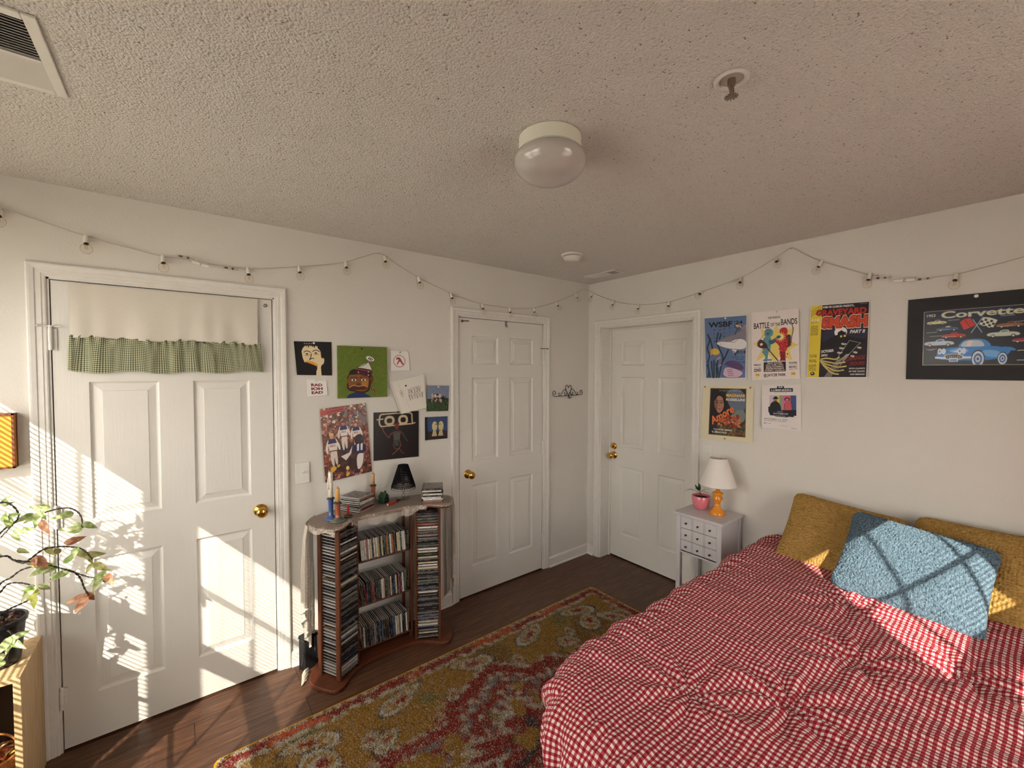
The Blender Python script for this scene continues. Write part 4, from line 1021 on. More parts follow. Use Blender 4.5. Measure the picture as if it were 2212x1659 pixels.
for z, r in ((zb, rb_), (zb+.012, rb_*.94), (zt, rt_), (zt-.008, rt_+.002)): m.tube([(r*math.cos(2*PI*k/28), r*math.sin(2*PI*k/28), z) for k in range(28)], .0018, 5, closed=True)
obj('beaded_shade', m, M_BEAD, t)
m = MB()
for k in range(34):
    a = 2*PI*k/34; x, y = rb_*math.cos(a), rb_*math.sin(a); m.tube([(x, y, zb), (x, y, zb-.010)], .0006, 4); m.sphere((x, y, zb-.013), .0024, 5)
obj('bead_fringe', m, M_BEAD, t)
obj('lamp_socket', MB().lathe([(.001, .09), (.008, .09), (.008, .12), (.015, .14), (.013, .165), (.001, .17)], 14), mat('small_bulb_grey', (90, 80, 76), .4), t, smooth=True)

# ================================================================== SHELF UNIT, VINE AND BASKET (far left)
M_PINE = m_wood('pale_shelf_wood', (178, 146, 104), (206, 176, 134), (20, 20, 3), .55)
t = thing('low_shelf', (-3.665, -.17, 0), 'pale wooden low shelf beside the valance door, a vine pot on its top', 'shelf')
SX0, SX1, SY0, SY1 = -.27, .275, -.155, .150
obj('side_panel', MB().box(SX1-.020, SX1, SY0, SY1, 0, .532), M_PINE, t, bevel=.0015); obj('side_panel', MB().box(SX0, SX0+.020, SY0, SY1, 0, .532), M_PINE, t, bevel=.0015)
obj('top_board', MB().box(SX0, SX1, SY0, SY1, .532, .552), M_PINE, t, bevel=.0015)
for z in (.10, .0): obj('shelf_board', MB().box(SX0+.02, SX1-.02, SY0+.004, SY1, z+.01, z+.028), M_PINE, t)
obj('back_panel', MB().box(SX0+.02, SX1-.02, SY1-.006, SY1, .03, .532), mat('shelf_back_dark', (58, 44, 34), .8), t)
# basket
t = thing('wicker_basket', (-3.492, -.205, .1285), 'brown wicker basket with a handle on the shelf under the vine', 'basket')
M_WICK = m_wood('wicker', (140, 84, 40), (190, 128, 70), (50, 50, 80), .6)
m = MB()
for k in range(13):
    z = .004+k*.0065; r = .058+.014*math.sin(k/12*PI*.6)
    m.tube([((r+.0012*(-1)**(i+k))*math.cos(2*PI*i/40), (r+.0012*(-1)**(i+k))*math.sin(2*PI*i/40), z) for i in range(40)], .0034, 5, closed=True)
m.lathe([(.001, .001), (.058, .001), (.056, .004), (.001, .004)], 24)
obj('basket_weave', m, M_WICK, t, smooth=True)
m = MB(); m.tube([(.07*math.cos(2*PI*i/40), .07*math.sin(2*PI*i/40), .087) for i in range(40)], .0055, 6, closed=True); obj('basket_rim', m, M_WICK, t, smooth=True)
obj('basket_handle', MB().tube(catmull([(.066, 0, .085), (.055, 0, .135), (.02, 0, .168), (-.02, 0, .168), (-.055, 0, .135), (-.066, 0, .085)], 5), .0035, 6), M_WICK, t, smooth=True)
m = MB(); q = random.Random(9); cm = [mat('dried_petal_'+n_, c, .8) for n_, c in (('orange', (206, 116, 50)), ('yellow', (220, 178, 74)), ('red', (150, 54, 40)), ('cream', (214, 196, 160)))]
for k in range(130):
    a = q.uniform(0, 6.28); r = .058*math.sqrt(q.random()); z = .075+.035*(1-(r/.058)**2)+q.uniform(-.004, .008)
    leaf(m, (r*math.cos(a), r*math.sin(a), z), (q.uniform(-1, 1), q.uniform(-1, 1), q.uniform(-.2, .7)), (0, 0, 1), q.uniform(.02, .034), .013, q.randrange(4))
o = obj('dried_petals', m, cm, loc=(-3.492, -.205, .1285)); tag(o, 'orange and yellow dried petals heaped in the wicker basket', 'dried petals', kind='stuff')
# vine
t = thing('trailing_vine', (-3.475, -.185, .553), 'trailing vine with dark stems and pale green leaves in a black nursery pot', 'potted plant')
obj('pot', MB().lathe([(.001, 0), (.056, 0), (.060, .01), (.074, .150), (.080, .152), (.081, .168), (.076, .172), (.072, .168), (.071, .15), (.001, .148)], 40), mat('black_pot_plastic', (28, 28, 34), .3), t, smooth='auto')
sm = MB(); q = random.Random(4)
for k in range(90):
    a = q.uniform(0, 6.28); r = .068*math.sqrt(q.random()); leaf(sm, (r*math.cos(a), r*math.sin(a), .149+q.uniform(0, .012)), (q.uniform(-1, 1), q.uniform(-1, 1), q.uniform(-.1, .4)), (0, 0, 1), .024, .012)
obj('bark_mulch', sm, mat('bark_brown', (84, 52, 34), .9), t)
M_STEM = mat('braided_dark_stem', (44, 34, 28), .7)
STEMS = [[(-3.452, -.19, .70), (-3.50, -.20, .86), (-3.49, -.22, 1.0), (-3.45, -.22, 1.058), (-3.418, -.22, 1.087), (-3.373, -.22, 1.1), (-3.325, -.22, 1.115), (-3.281, -.22, 1.119), (-3.252, -.22, 1.102), (-3.237, -.22, 1.071), (-3.235, -.22, 1.029)],
 [(-3.47, -.19, .70), (-3.53, -.24, .95), (-3.50, -.26, 1.15), (-3.439, -.26, 1.179), (-3.413, -.26, 1.168), (-3.396, -.26, 1.135), (-3.398, -.26, 1.111), (-3.412, -.26, 1.09), (-3.442, -.26, 1.049)],
 [(-3.46, -.20, .70), (-3.52, -.28, .85), (-3.50, -.30, .97), (-3.456, -.3, .99), (-3.419, -.3, .992), (-3.401, -.3, .972), (-3.357, -.3, .953), (-3.315, -.3, .929), (-3.274, -.3, .901), (-3.233, -.3, .869), (-3.195, -.3, .845), (-3.166, -.3, .858)],
 [(-3.274, -.3, .901), (-3.25, -.3, .883), (-3.233, -.3, .853), (-3.225, -.3, .817), (-3.213, -.3, .781)],
 [(-3.401, -.3, .972), (-3.373, -.33, .965), (-3.351, -.34, .981), (-3.321, -.34, 1.004), (-3.282, -.34, 1.004), (-3.255, -.34, .997), (-3.219, -.34, .977), (-3.194, -.34, .933)],
 [(-3.47, -.20, .70), (-3.47, -.27, .82), (-3.441, -.28, .888), (-3.415, -.28, .904), (-3.388, -.28, .925), (-3.352, -.28, .929), (-3.31, -.29, .926)],
 [(-3.48, -.18, .70), (-3.49, -.23, .80), (-3.451, -.24, .844), (-3.431, -.24, .869), (-3.4, -.24, .864), (-3.365, -.24, .841)],
 [(-3.46, -.18, .70), (-3.45, -.2, .75), (-3.44, -.2, .759), (-3.414, -.2, .768), (-3.384, -.2, .78), (-3.36, -.21, .80)],
 [(-3.50, -.18, .70), (-3.60, -.25, .95), (-3.58, -.3, 1.2), (-3.52, -.3, 1.22)],
 [(-3.50, -.20, .70), (-3.56, -.34, .98), (-3.58, -.50, 1.18), (-3.57, -.62, 1.25), (-3.54, -.74, 1.22)], [(-3.51, -.21, .70), (-3.60, -.40, .90), (-3.62, -.55, 1.02), (-3.60, -.68, 1.04), (-3.58, -.78, .98)],
 [(-3.49, -.20, .70), (-3.58, -.32, 1.10), (-3.60, -.40, 1.34), (-3.56, -.46, 1.40), (-3.54, -.50, 1.36)],
 [(-3.44, -.24, .70), (-3.42, -.275, .70), (-3.41, -.30, .68), (-3.425, -.29, .63), (-3.43, -.29, .60)]]
O = Vector(t.location)
for s in STEMS:
    c = catmull([Vector(p)-O for p in s], 8); m = MB()
    for ph in (0, PI):
        pts = []
        for i, p in enumerate(c):
            d = (c[min(i+1, len(c)-1)]-c[max(i-1, 0)]).normalized(); u_ = d.orthogonal().normalized(); w2 = d.cross(u_); a = i*.9+ph
            pts.append(p+(u_*math.cos(a)+w2*math.sin(a))*.0018)
        m.tube(pts, [.0024-.0012*i/len(c) for i in range(len(c))], 5)
    obj('stem', m, M_STEM, t, smooth=True)
LEAVES = [(-3.442, -.22, 1.16, 0), (-3.431, -.24, 1.101, 0), (-3.42, -.26, 1.128, 0), (-3.345, -.25, 1.125, 0), (-3.32, -.22, 1.126, 0), (-3.361, -.22, 1.11, 0), (-3.344, -.23, 1.088, 1), (-3.257, -.22, 1.094, 0), (-3.236, -.22, 1.05, 0), (-3.228, -.22, 1.028, 0), (-3.276, -.30, 1.000, 1), (-3.321, -.32, 1.006, 2), (-3.347, -.32, .981, 1), (-3.233, -.34, .993, 0), (-3.42, -.22, 1.05, 0), (-3.4, -.24, .999, 0), (-3.432, -.28, .987, 0), (-3.278, -.30, .925, 0), (-3.224, -.33, .950, 2), (-3.205, -.33, .945, 2), (-3.195, -.33, .915, 2), (-3.274, -.29, .893, 0), (-3.296, -.29, .918, 0), (-3.178, -.30, .850, 0), (-3.161, -.30, .865, 0), (-3.165, -.30, .848, 1), (-3.218, -.30, .798, 1), (-3.215, -.30, .785, 1), (-3.212, -.31, .780, 1), (-3.359, -.21, .81, 3), (-3.368, -.22, .80, 3), (-3.355, -.24, .845, 0), (-3.407, -.3, .70, 0), (-3.415, -.30, .68, 0), (-3.421, -.30, .66, 0), (-3.43, -.29, .625, 0), (-3.43, -.29, .60, 0), (-3.425, -.28, .678, 0), (-3.415, -.30, .695, 0), (-3.311, -.3, .925, 2), (-3.292, -.34, 1.0, 2), (-3.365, -.24, .843, 0), (-3.344, -.22, 1.112, 0), (-3.50, -.29, 1.2, 0), (-3.53, -.3, 1.18, 0), (-3.46, -.26, 1.17, 0), (-3.48, -.3, .98, 0), (-3.31, -.29, .926, 0), (-3.26, -.30, .89, 0), (-3.235, -.22, 1.02, 0)]
def m_leafv(nm, c1, c2):
    a = NT('vine_leaf_'+nm, .5, .3); n = a.noise(a.coord('Object', (60, 60, 60)), 1.0, 2); a.color(a.ramp(n.outputs[0], [(.36, c1), (.66, c2)]).outputs[0])
    a.b.inputs['Subsurface Weight'].default_value = 0.0; return a.m
MV = [m_leafv('green', (136, 168, 84), (222, 226, 172)), m_leafv('rust', (172, 108, 84), (214, 170, 132)), m_leafv('olive', (130, 134, 72), (196, 188, 128)), m_leafv('lime', (184, 192, 76), (226, 224, 140))]
q = random.Random(12)
for (a_, b_, n_) in (((-3.56, -.34, .98), (-3.54, -.74, 1.22), 15), ((-3.60, -.40, .90), (-3.58, -.78, .98), 13), ((-3.58, -.32, 1.10), (-3.54, -.50, 1.36), 10)):
    for k in range(n_):
        w_ = q.random(); LEAVES.append((a_[0]+(b_[0]-a_[0])*w_+q.uniform(-.04, .03), a_[1]+(b_[1]-a_[1])*w_+q.uniform(-.03, .03), a_[2]+(b_[2]-a_[2])*w_+.05*math.sin(PI*w_)+q.uniform(-.035, .035), q.choice([0, 0, 0, 2, 3])))
for (x, y, z, c) in LEAVES:
    m = MB(); L = q.uniform(.048, .070)
    leaf(m, (x-O.x, y-O.y, z-O.z), (q.uniform(-1, 1), q.uniform(-.6, .25), q.uniform(-.9, .5)), (q.uniform(-.3, .3), -1, .3), L, L*.46, fold=.25, curl=.35)
    if q.random() < .4: leaf(m, (x-O.x, y-O.y, z-O.z), (q.uniform(-1, 1), q.uniform(-.6, .25), q.uniform(-.9, .5)), (q.uniform(-.3, .3), -1, .3), L*.6, L*.3, fold=.25, curl=.3)
    obj('leaf', m, MV[c], t, smooth=True)

# ================================================================== BED
bed = thing('bed', (-1.03, -2.33, 0), 'low bed with white mattress under the red gingham comforter', 'bed')
BX0, BX1, BY0, BY1 = -1.98, -.03, -3.15, -1.62
cx, cy = -1.03, -2.33
obj('mattress', MB().box(BX0-cx, BX1-cx, BY0-cy, BY1-cy, .33, .53), mat('white_sheet', (220, 214, 206), .85), bed, bevel=.04, seg=4)
obj('box_spring', MB().box(BX0-cx+.01, BX1-cx-.01, BY0-cy+.01, BY1-cy-.01, .17, .33), mat('box_spring_fabric', (196, 188, 178), .9), bed, bevel=.02)
obj('bed_frame', MB().box(BX0-cx+.02, BX1-cx-.02, BY0-cy+.02, BY1-cy-.02, .13, .17), mat('bed_frame_metal', (46, 42, 40), .5), bed)
for x in (BX0+.1, BX1-.1):
    for y in (BY0+.1, BY1-.1): obj('leg', MB().box(x-cx-.02, x-cx+.02, y-cy-.02, y-cy+.02, .0136 if (x < -1 and y > -2) else 0, .13), MATS['bed_frame_metal'], bed)

def fold_noise(X, Y, seed, specs):
    r = np.random.default_rng(seed); o = np.zeros_like(X)
    for f, amp, n, th0, spread in specs:
        for _ in range(n):
            th = th0+r.uniform(-spread, spread); ph = r.uniform(0, 6.28); fr = f*r.uniform(.75, 1.35); wob = r.uniform(.3, .9); wf = r.uniform(1.0, 3.0)
            s = X*np.cos(th)+Y*np.sin(th); p = -X*np.sin(th)+Y*np.cos(th)
            o += amp/n*(1-np.abs(np.sin(s*fr+ph+wob*np.sin(p*wf+ph*2)+.4*np.sin(p*5+ph)))*1.6)*(.5+.5*np.sin(p*r.uniform(1.5, 4)+r.uniform(0, 6.28)))
    return o
def comforter():
    st = .0060; top = .640; R = .135; D = .50
    x_lo, x_hi, y_lo, y_hi = -2.10, -.05, -3.26, -1.475   # outer bulge extents in plan
    ix0, iy0, iy1 = x_lo+R, y_lo+R, y_hi-R
    xs = np.arange(ix0-D, x_hi+st, st); ys = np.arange(iy0-.12, iy1+D, st)
    X, Y = np.meshgrid(xs, ys, indexing='ij')
    rc = .26   # plan corner rounding of the flat top
    qx = np.maximum((ix0+rc)-X, 0); qy = np.maximum(Y-(iy1-rc), 0); dist = np.sqrt(qx**2+qy**2)
    d = np.where((qx > 0) & (qy > 0), dist-rc, np.maximum(ix0-X, Y-iy1)); d = np.maximum(d, 0)
    nxv = np.where((qx > 0) & (qy > 0), -qx/np.maximum(dist, 1e-6), np.where(ix0-X > Y-iy1, -1.0, 0.0)); nyv = np.where((qx > 0) & (qy > 0), qy/np.maximum(dist, 1e-6), np.where(ix0-X > Y-iy1, 0.0, 1.0))
    dmax = .455+.02*np.sin(X*7+1)+.015*np.sin(Y*9)
    keep = d <= dmax
    dd = np.minimum(d, dmax); bx = X-nxv*d*(d > 0); by = Y-nyv*d*(d > 0)
    th = np.minimum(dd/R, math.radians(112)); rest = np.maximum(dd-R*math.radians(112), 0)
    out = R*np.sin(th)-rest*math.cos(math.radians(72))*.6; dz = R*(1-np.cos(th))+rest*.95
    ang = np.arctan2(nyv, nxv); nrm_h = np.sin(th)*(d > 0)
    # quilted loft: soft hills, quilting dimples, long creases, fine gathers
    F = .016*np.sin(X*3.1+.6)*np.sin(Y*3.7-.8)+fold_noise(X, Y, 3, [(7, .026, 5, .25, .5), (16, .018, 7, .2, .45), (36, .011, 8, .3, .6), (80, .0055, 8, .4, 1.0), (60, .005, 6, 1.5, .4)])
    for (px, py, a, s) in ((-1.02, -2.20, -.022, .07), (-.62, -2.08, -.016, .07), (-1.42, -2.12, -.018, .07), (-1.62, -1.90, -.010, .06), (-.80, -2.45, -.018, .08), (-.95, -2.75, -.02, .1)):
        rr = np.sqrt((X-px)**2+(Y-py)**2); tt = np.arctan2(Y-py, X-px)
        F += a*np.exp(-(rr/s)**2)+.007*np.sin(tt*9+px*9)*np.exp(-((rr-.11)/.10)**2)
    # tight puckers along the gathered edges
    pk = np.exp(-((d-.02)/.10)**2)*(d > 0)+.35*np.exp(-((np.minimum(X-ix0, iy1-Y))/.14)**2)*(d <= 0)
    F += .0045*pk*np.sin((X*nyv**2+Y*nxv**2)*120+4*np.sin(X*9)+3*np.sin(Y*11))*1.0
    hang = np.clip(d/.2, 0, 1); tang = np.where(np.abs(nxv) > np.abs(nyv), Y, X)
    F += hang*(.012*np.sin(tang*34+2*np.sin(tang*7))+.006*np.sin(tang*71+1))
    # head end rises a little under the pillows
    top_z = top+.020*np.exp(-((X+.15)/.35)**2)-.010*np.exp(-((Y+2.3)/.5)**2)
    # press down towards the two sides and the wall
    PX = bx+nxv*(out+F*nrm_h); PY = by+nyv*(out+F*nrm_h); PZ = top_z-dz+F*np.cos(np.minimum(th, PI/2))*1.0
    UVx = X+.010*fold_noise(X, Y, 8, [(5, 1.0, 4, .5, 1.5)]); UVy = Y+.010*fold_noise(X, Y, 9, [(5, 1.0, 4, 2.0, 1.5)])
    keepf = keep[:-1, :-1] & keep[1:, 1:] & keep[1:, :-1] & keep[:-1, 1:]
    M_G = gingham('red_gingham', (230, 216, 211), (180, 80, 86), (138, 24, 38), .0165, bumpd=.0003)
    o = grid_mesh('comforter', np.stack([PX-cx, PY-cy, PZ], -1), M_G, None, uv=np.stack([UVx, UVy], -1), mask=keepf, loc=(cx, cy, 0))
    sol = o.modifiers.new('thickness', 'SOLIDIFY'); sol.thickness = .006; sol.offset = -1
    bm = bmesh.new(); bm.from_mesh(o.data); bmesh.ops.delete(bm, geom=[v for v in bm.verts if not v.link_faces], context='VERTS'); bm.to_mesh(o.data); bm.free()
    tag(o, 'puffy red and white gingham comforter spread over the bed', 'comforter')
    return o
comforter()

def cushion(name, W, Hh, T, mats, label, loc, rot, seed, rough, n=170, rowsf=None):
    """pillow standing in its local x (width) / z (height) plane, thickness along y"""
    u = np.linspace(-1, 1, n)[:, None]*np.ones((1, n)); v = np.linspace(-1, 1, n)[None]*np.ones((n, 1))
    r = np.random.default_rng(seed); front = []
    th = T/2*((1-np.abs(u)**2.6).clip(0)**.55)*((1-np.abs(v)**2.6).clip(0)**.55)
    pin = 1-.050*(1-np.abs(v)**2)*np.abs(u)**3
    pin2 = 1-.050*(1-np.abs(u)**2)*np.abs(v)**3
    cr = .06   # corner rounding
    X = u*W/2*pin; Z = v*Hh/2*pin2
    cdd = np.clip(np.abs(u)+np.abs(v)-1.82, 0, 1); X = X*(1-cdd*.35); Z = Z*(1-cdd*.35)
    lump = .010*fold_noise(u*.3, v*.3, seed, [(12, 1.0, 5, .4, 1.5)])*(th/(T/2))
    nz = r.normal(size=(n, n)); k = nz.copy()
    for _ in range(1): k = (k+np.roll(k, 1, 0)+np.roll(k, 1, 1)+np.roll(k, -1, 0)+np.roll(k, -1, 1))/5
    tex = rough*k*3
    if rowsf: tex = tex*.6+rough*np.sin(u*W/2*rowsf+1.2*np.sin(v*9+seed)+.6*np.sin(v*31)) 
    parts = []
    t = thing(name, loc, label, 'cushion'); t.rotation_euler = rot
    for sgn in (-1, 1):
        Yp = sgn*(th+lump+tex*(th > 0))
        parts.append(np.stack([X, Yp, Z], -1))
    uv = np.stack([u*W/2, v*Hh/2], -1)
    me0 = grid_mesh('cushion_front', parts[0], mats, t, uv=uv); me1 = grid_mesh('cushion_back', parts[1], mats, t, uv=uv)
    # one continuous cover
    bm = bmesh.new(); bm.from_mesh(me0.data); bm.from_mesh(me1.data); bmesh.ops.remove_doubles(bm, verts=bm.verts, dist=.0002); bmesh.ops.recalc_face_normals(bm, faces=bm.faces); bm.to_mesh(me0.data); bm.free()
    me0.data.shade_smooth(); me0.name = 'cushion_cover'; bpy.data.objects.remove(me1)
    return t, me0
mu = NT('mustard_sherpa', .95, .05); _co = mu.coord('Object'); n1 = mu.noise(_co, 260, 2, .6)
mpv = mu.n('ShaderNodeMapping'); mpv.inputs['Scale'].default_value = (60, 60, 220); mu.l(_co, mpv.inputs[0]); n2 = mu.noise(mpv.outputs[0], 1.0, 3)
hm = mu.math('ADD', mu.math('MULTIPLY', n1.outputs[0], .5), mu.math('MULTIPLY', n2.outputs[0], .9)); mu.color(mu.ramp(hm, [(.42, (112, 84, 42)), (.62, (172, 134, 72)), (.88, (194, 158, 96))]).outputs[0]); mu.bump(hm, .9, .006)
cushion('throw_cushion', .50, .43, .125, mu.m, 'mustard textured cushion against the wall, nearer the nightstand', (-.205, -1.925, .775), (math.radians(-40), math.radians(5), -PI/2+.05), 1, .0018, rowsf=520)
cushion('throw_cushion', .56, .43, .125, mu.m, 'mustard textured cushion at the right edge of the photo', (-.185, -2.475, .785), (math.radians(-36), math.radians(-1), -PI/2-.03), 2, .0018, rowsf=520)
bl_ = NT('slate_blue_plush', .95, .05); _co = bl_.coord('Object'); n1 = bl_.noise(_co, 300, 3, .7); 
mpv = bl_.n('ShaderNodeMapping'); mpv.inputs['Scale'].default_value = (320, 90, 90); mpv.inputs['Rotation'].default_value = (0, .6, 0); bl_.l(_co, mpv.inputs[0]); n2 = bl_.noise(mpv.outputs[0], 1.0, 4)
hm = bl_.math('ADD', bl_.math('MULTIPLY', n1.outputs[0], .5), bl_.math('MULTIPLY', n2.outputs[0], .7)); bl_.color(bl_.ramp(hm, [(.34, (38, 46, 56)), (.52, (86, 104, 118)), (.75, (126, 150, 164))]).outputs[0]); bl_.bump(hm, .75, .006)
cushion('plush_cushion', .505, .425, .135, bl_.m, 'shaggy slate blue cushion in front, lit by striped window light', (-.372, -2.232, .785), (math.radians(-44), math.radians(6), -PI/2+.02), 3, .0016, n=230)

# ---- unseen curtain added behind the camera, its edge shaped to cut sunlight on the cushions
t = thing('added_curtain', (-1.0, RY+.05, 2.16), 'unseen white curtain added behind the camera to shape the sunlight', 'curtain')
obj('curtain_rod', MB().tube([(-1.0, 0, .04), (.5, 0, .04)], .009, 12), mat('rod_metal', (60, 50, 44), .4, .6), t)
n, mm = 60, 60
edge = [(-1.36, 2.20), (-1.29, 2.06), (-1.22, 1.955), (-1.13, 1.81), (-1.06, 1.60), (-1.0, 1.45), (-.97, 1.34), (-.94, 1.20), (-.90, 1.10)]
P = np.zeros((n, mm, 3))
for j in range(mm):
    q = j/(mm-1); zz = 2.20-q*1.10; ex_ = np.interp(-zz, [-e[1] for e in edge], [e[0] for e in edge])
    for i in range(n):
        p_ = i/(n-1); x = ex_+(-.70-ex_)*p_; P[i, j] = (x+1.0, .010*math.sin(p_*44)*(1-.3*q), zz-2.16)
grid_mesh('curtain_cloth', P, M_LINEN.m, t)

# ================================================================== PRINTED SHEETS
_fc = {}
def glyph_tris(s, bold=0.0, shear=0.0, spacing=1.0):
    """triangles of a line of lettering set in Blender's own font, normalised to cap height 1"""
    key = (s, bold, shear, spacing)
    if key in _fc: return _fc[key]
    c = bpy.data.curves.new('txt', 'FONT'); c.body = s; c.size = 1; c.offset = bold; c.shear = shear; c.space_character = spacing; c.resolution_u = 4
    o = bpy.data.objects.new('txt', c); COL.objects.link(o)
    dg = bpy.context.evaluated_depsgraph_get(); me = bpy.data.meshes.new_from_object(o.evaluated_get(dg)); me.calc_loop_triangles()
    V = np.array([v.co[:2] for v in me.vertices]) if len(me.vertices) else np.zeros((0, 2)); Tt = np.array([t.vertices for t in me.loop_triangles]) if len(me.loop_triangles) else np.zeros((0, 3), int)
    bpy.data.objects.remove(o); bpy.data.curves.remove(c); bpy.data.meshes.remove(me)
    _fc[key] = (V, Tt); return _fc[key]
class Cv:
    """flat colour print: u 0..1 to the right, v 0..1 downwards"""
    def __init__(s, w, h, res=.0014, bg=(255, 255, 255), ss=2):
        s.w, s.h = w, h; s.nu, s.nv = max(int(w/res), 8), max(int(h/res), 8); s.ss = ss
        s.W, s.H = s.nu*ss, s.nv*ss; s.a = np.ones((s.H, s.W, 3))*np.array(rgb(bg)); s.asp = h/w
    def _blend(s, m, x0, y0, c, al=1):
        c = np.array(rgb(c)); r = s.a[y0:y0+m.shape[0], x0:x0+m.shape[1]]; r[m] = r[m]*(1-al)+c*al
    def _bb(s, us, vs_, pad=1):
        x0 = max(int(min(us)*s.W)-pad, 0); x1 = min(int(max(us)*s.W)+pad+1, s.W); y0 = max(int(min(vs_)*s.H)-pad, 0); y1 = min(int(max(vs_)*s.H)+pad+1, s.H)
        if x1 <= x0 or y1 <= y0: return None
        X, Y = np.meshgrid((np.arange(x0, x1)+.5)/s.W, (np.arange(y0, y1)+.5)/s.H); return x0, y0, X, Y
    def poly(s, pts, c, al=1):
        b = s._bb([p[0] for p in pts], [p[1] for p in pts])
        if b is None: return
        x0, y0, X, Y = b; m = np.zeros(X.shape, bool); n = len(pts)
        for i in range(n):
            (xa, ya), (xb, yb) = pts[i], pts[(i+1) % n]
            if ya == yb: continue
            cnd = ((ya > Y) != (yb > Y)) & (X < (xb-xa)*(Y-ya)/(yb-ya)+xa); m ^= cnd
        s._blend(m, x0, y0, c, al)
    def blob(s, pts, c, al=1, it=2): s.poly(smooth_poly(pts, it), c, al)
    def rect(s, u0, v0, u1, v1, c, al=1): s.poly([(u0, v0), (u1, v0), (u1, v1), (u0, v1)], c, al)
    def ell(s, cu, cv, ru, rv=None, c=(0, 0, 0), rot=0, al=1):
        """ru in u units; rv in u units too (aspect corrected)"""
        rv = rv or ru; R_ = max(ru, rv)*1.05; b = s._bb([cu-R_, cu+R_], [cv-R_/s.asp, cv+R_/s.asp])
        if b is None: return
        x0, y0, X, Y = b; dx, dy = X-cu, (Y-cv)*s.asp; q = dx*math.cos(rot)+dy*math.sin(rot); p = -dx*math.sin(rot)+dy*math.cos(rot)
        s._blend((q/ru)**2+(p/rv)**2 < 1, x0, y0, c, al)
    def line(s, pts, w, c, al=1, closed=False):
        if closed: pts = list(pts)+[pts[0]]
        for i in range(len(pts)-1):
            a, b_ = pts[i], pts[i+1]; bb = s._bb([a[0]-w, a[0]+w, b_[0]-w, b_[0]+w], [a[1]-w/s.asp, a[1]+w/s.asp, b_[1]-w/s.asp, b_[1]+w/s.asp])
            if bb is None: continue
            x0, y0, X, Y = bb; dx, dy = b_[0]-a[0], (b_[1]-a[1])*s.asp; L = dx*dx+dy*dy+1e-12
            t = np.clip(((X-a[0])*dx+(Y-a[1])*s.asp*dy)/L, 0, 1); D = np.hypot(X-a[0]-t*dx, (Y-a[1])*s.asp-t*dy); s._blend(D < w/2, x0, y0, c, al)
    def curve(s, pts, w, c, al=1, k=6): s.line([(p.x, p.y) for p in catmull([(q[0], q[1], 0) for q in pts], k)], w, c, al)
    def text(s, st, u, v, w=None, h=None, c=(0, 0, 0), bold=0.0, shear=0, align='L', rot=0, spacing=1.0, al=1):
        """(u,v) = left baseline; w = total width (u units); h = cap height (v units)"""
        V, T = glyph_tris(st, bold, shear, spacing)
        if not len(V): return
        x0, x1 = V[:, 0].min(), V[:, 0].max(); cap = .73
        sy = (h/cap) if h else None; sx = (w/(x1-x0)) if w else None
        if sx is None: sx = sy*s.asp
        if sy is None: sy = sx/s.asp
        P = np.empty_like(V); P[:, 0] = (V[:, 0]-x0)*sx; P[:, 1] = -V[:, 1]*sy
        wid = (x1-x0)*sx; P[:, 0] -= {'L': 0, 'C': wid/2, 'R': wid}[align]
        if rot: xx = P[:, 0]*math.cos(rot)-P[:, 1]*s.asp*math.sin(rot); yy = (P[:, 0]*math.sin(rot)+P[:, 1]*s.asp*math.cos(rot))/s.asp; P[:, 0], P[:, 1] = xx, yy
        P += np.array([u, v])
        for t in T:
            a, b_, d = P[t[0]], P[t[1]], P[t[2]]; bb = s._bb([a[0], b_[0], d[0]], [a[1], b_[1], d[1]], 1)
            if bb is None: continue
            X0, Y0, X, Y = bb
            def e(p, q): return (X-p[0])*(q[1]-p[1])-(Y-p[1])*(q[0]-p[0])
            e0, e1, e2 = e(a, b_), e(b_, d), e(d, a); s._blend(((e0 >= 0) & (e1 >= 0) & (e2 >= 0)) | ((e0 <= 0) & (e1 <= 0) & (e2 <= 0)), X0, Y0, c, al)
    def mottle(s, amt=.06, cell=6, seed=0, region=None):
        r = np.random.default_rng(seed); g = r.normal(size=(s.H//cell+2, s.W//cell+2)); g = np.kron(g, np.ones((cell, cell)))[:s.H, :s.W]
        for _ in range(2): g = (g+np.roll(g, cell//2, 0)+np.roll(g, cell//2, 1))/3
        s.a = np.clip(s.a*(1+amt*g[..., None]), 0, 1)
    def patches(s, cols, n, r0, r1, seed, reg=(0, 0, 1, 1), al=1):
        r = random.Random(seed)
        for _ in range(n):
            cu, cv = r.uniform(reg[0], reg[2]), r.uniform(reg[1], reg[3]); R_ = r.uniform(r0, r1); k = r.randint(5, 8); a0 = r.uniform(0, 6)
            s.poly([(cu+R_*r.uniform(.6, 1.2)*math.cos(a0+6.283*i/k), cv+R_*r.uniform(.6, 1.2)*math.sin(a0+6.283*i/k)/s.asp) for i in range(k)], r.choice(cols), al)
    def final(s):
        a = s.a.reshape(s.nv, s.ss, s.nu, s.ss, 3).mean((1, 3)); return a.transpose(1, 0, 2)[:, ::1]
M_PRINT = ink_mat('printed_paper', .55, .35); M_GLOSSP = ink_mat('glossy_print', .28, .45); M_MATTE = ink_mat('matte_print', .8, .1)
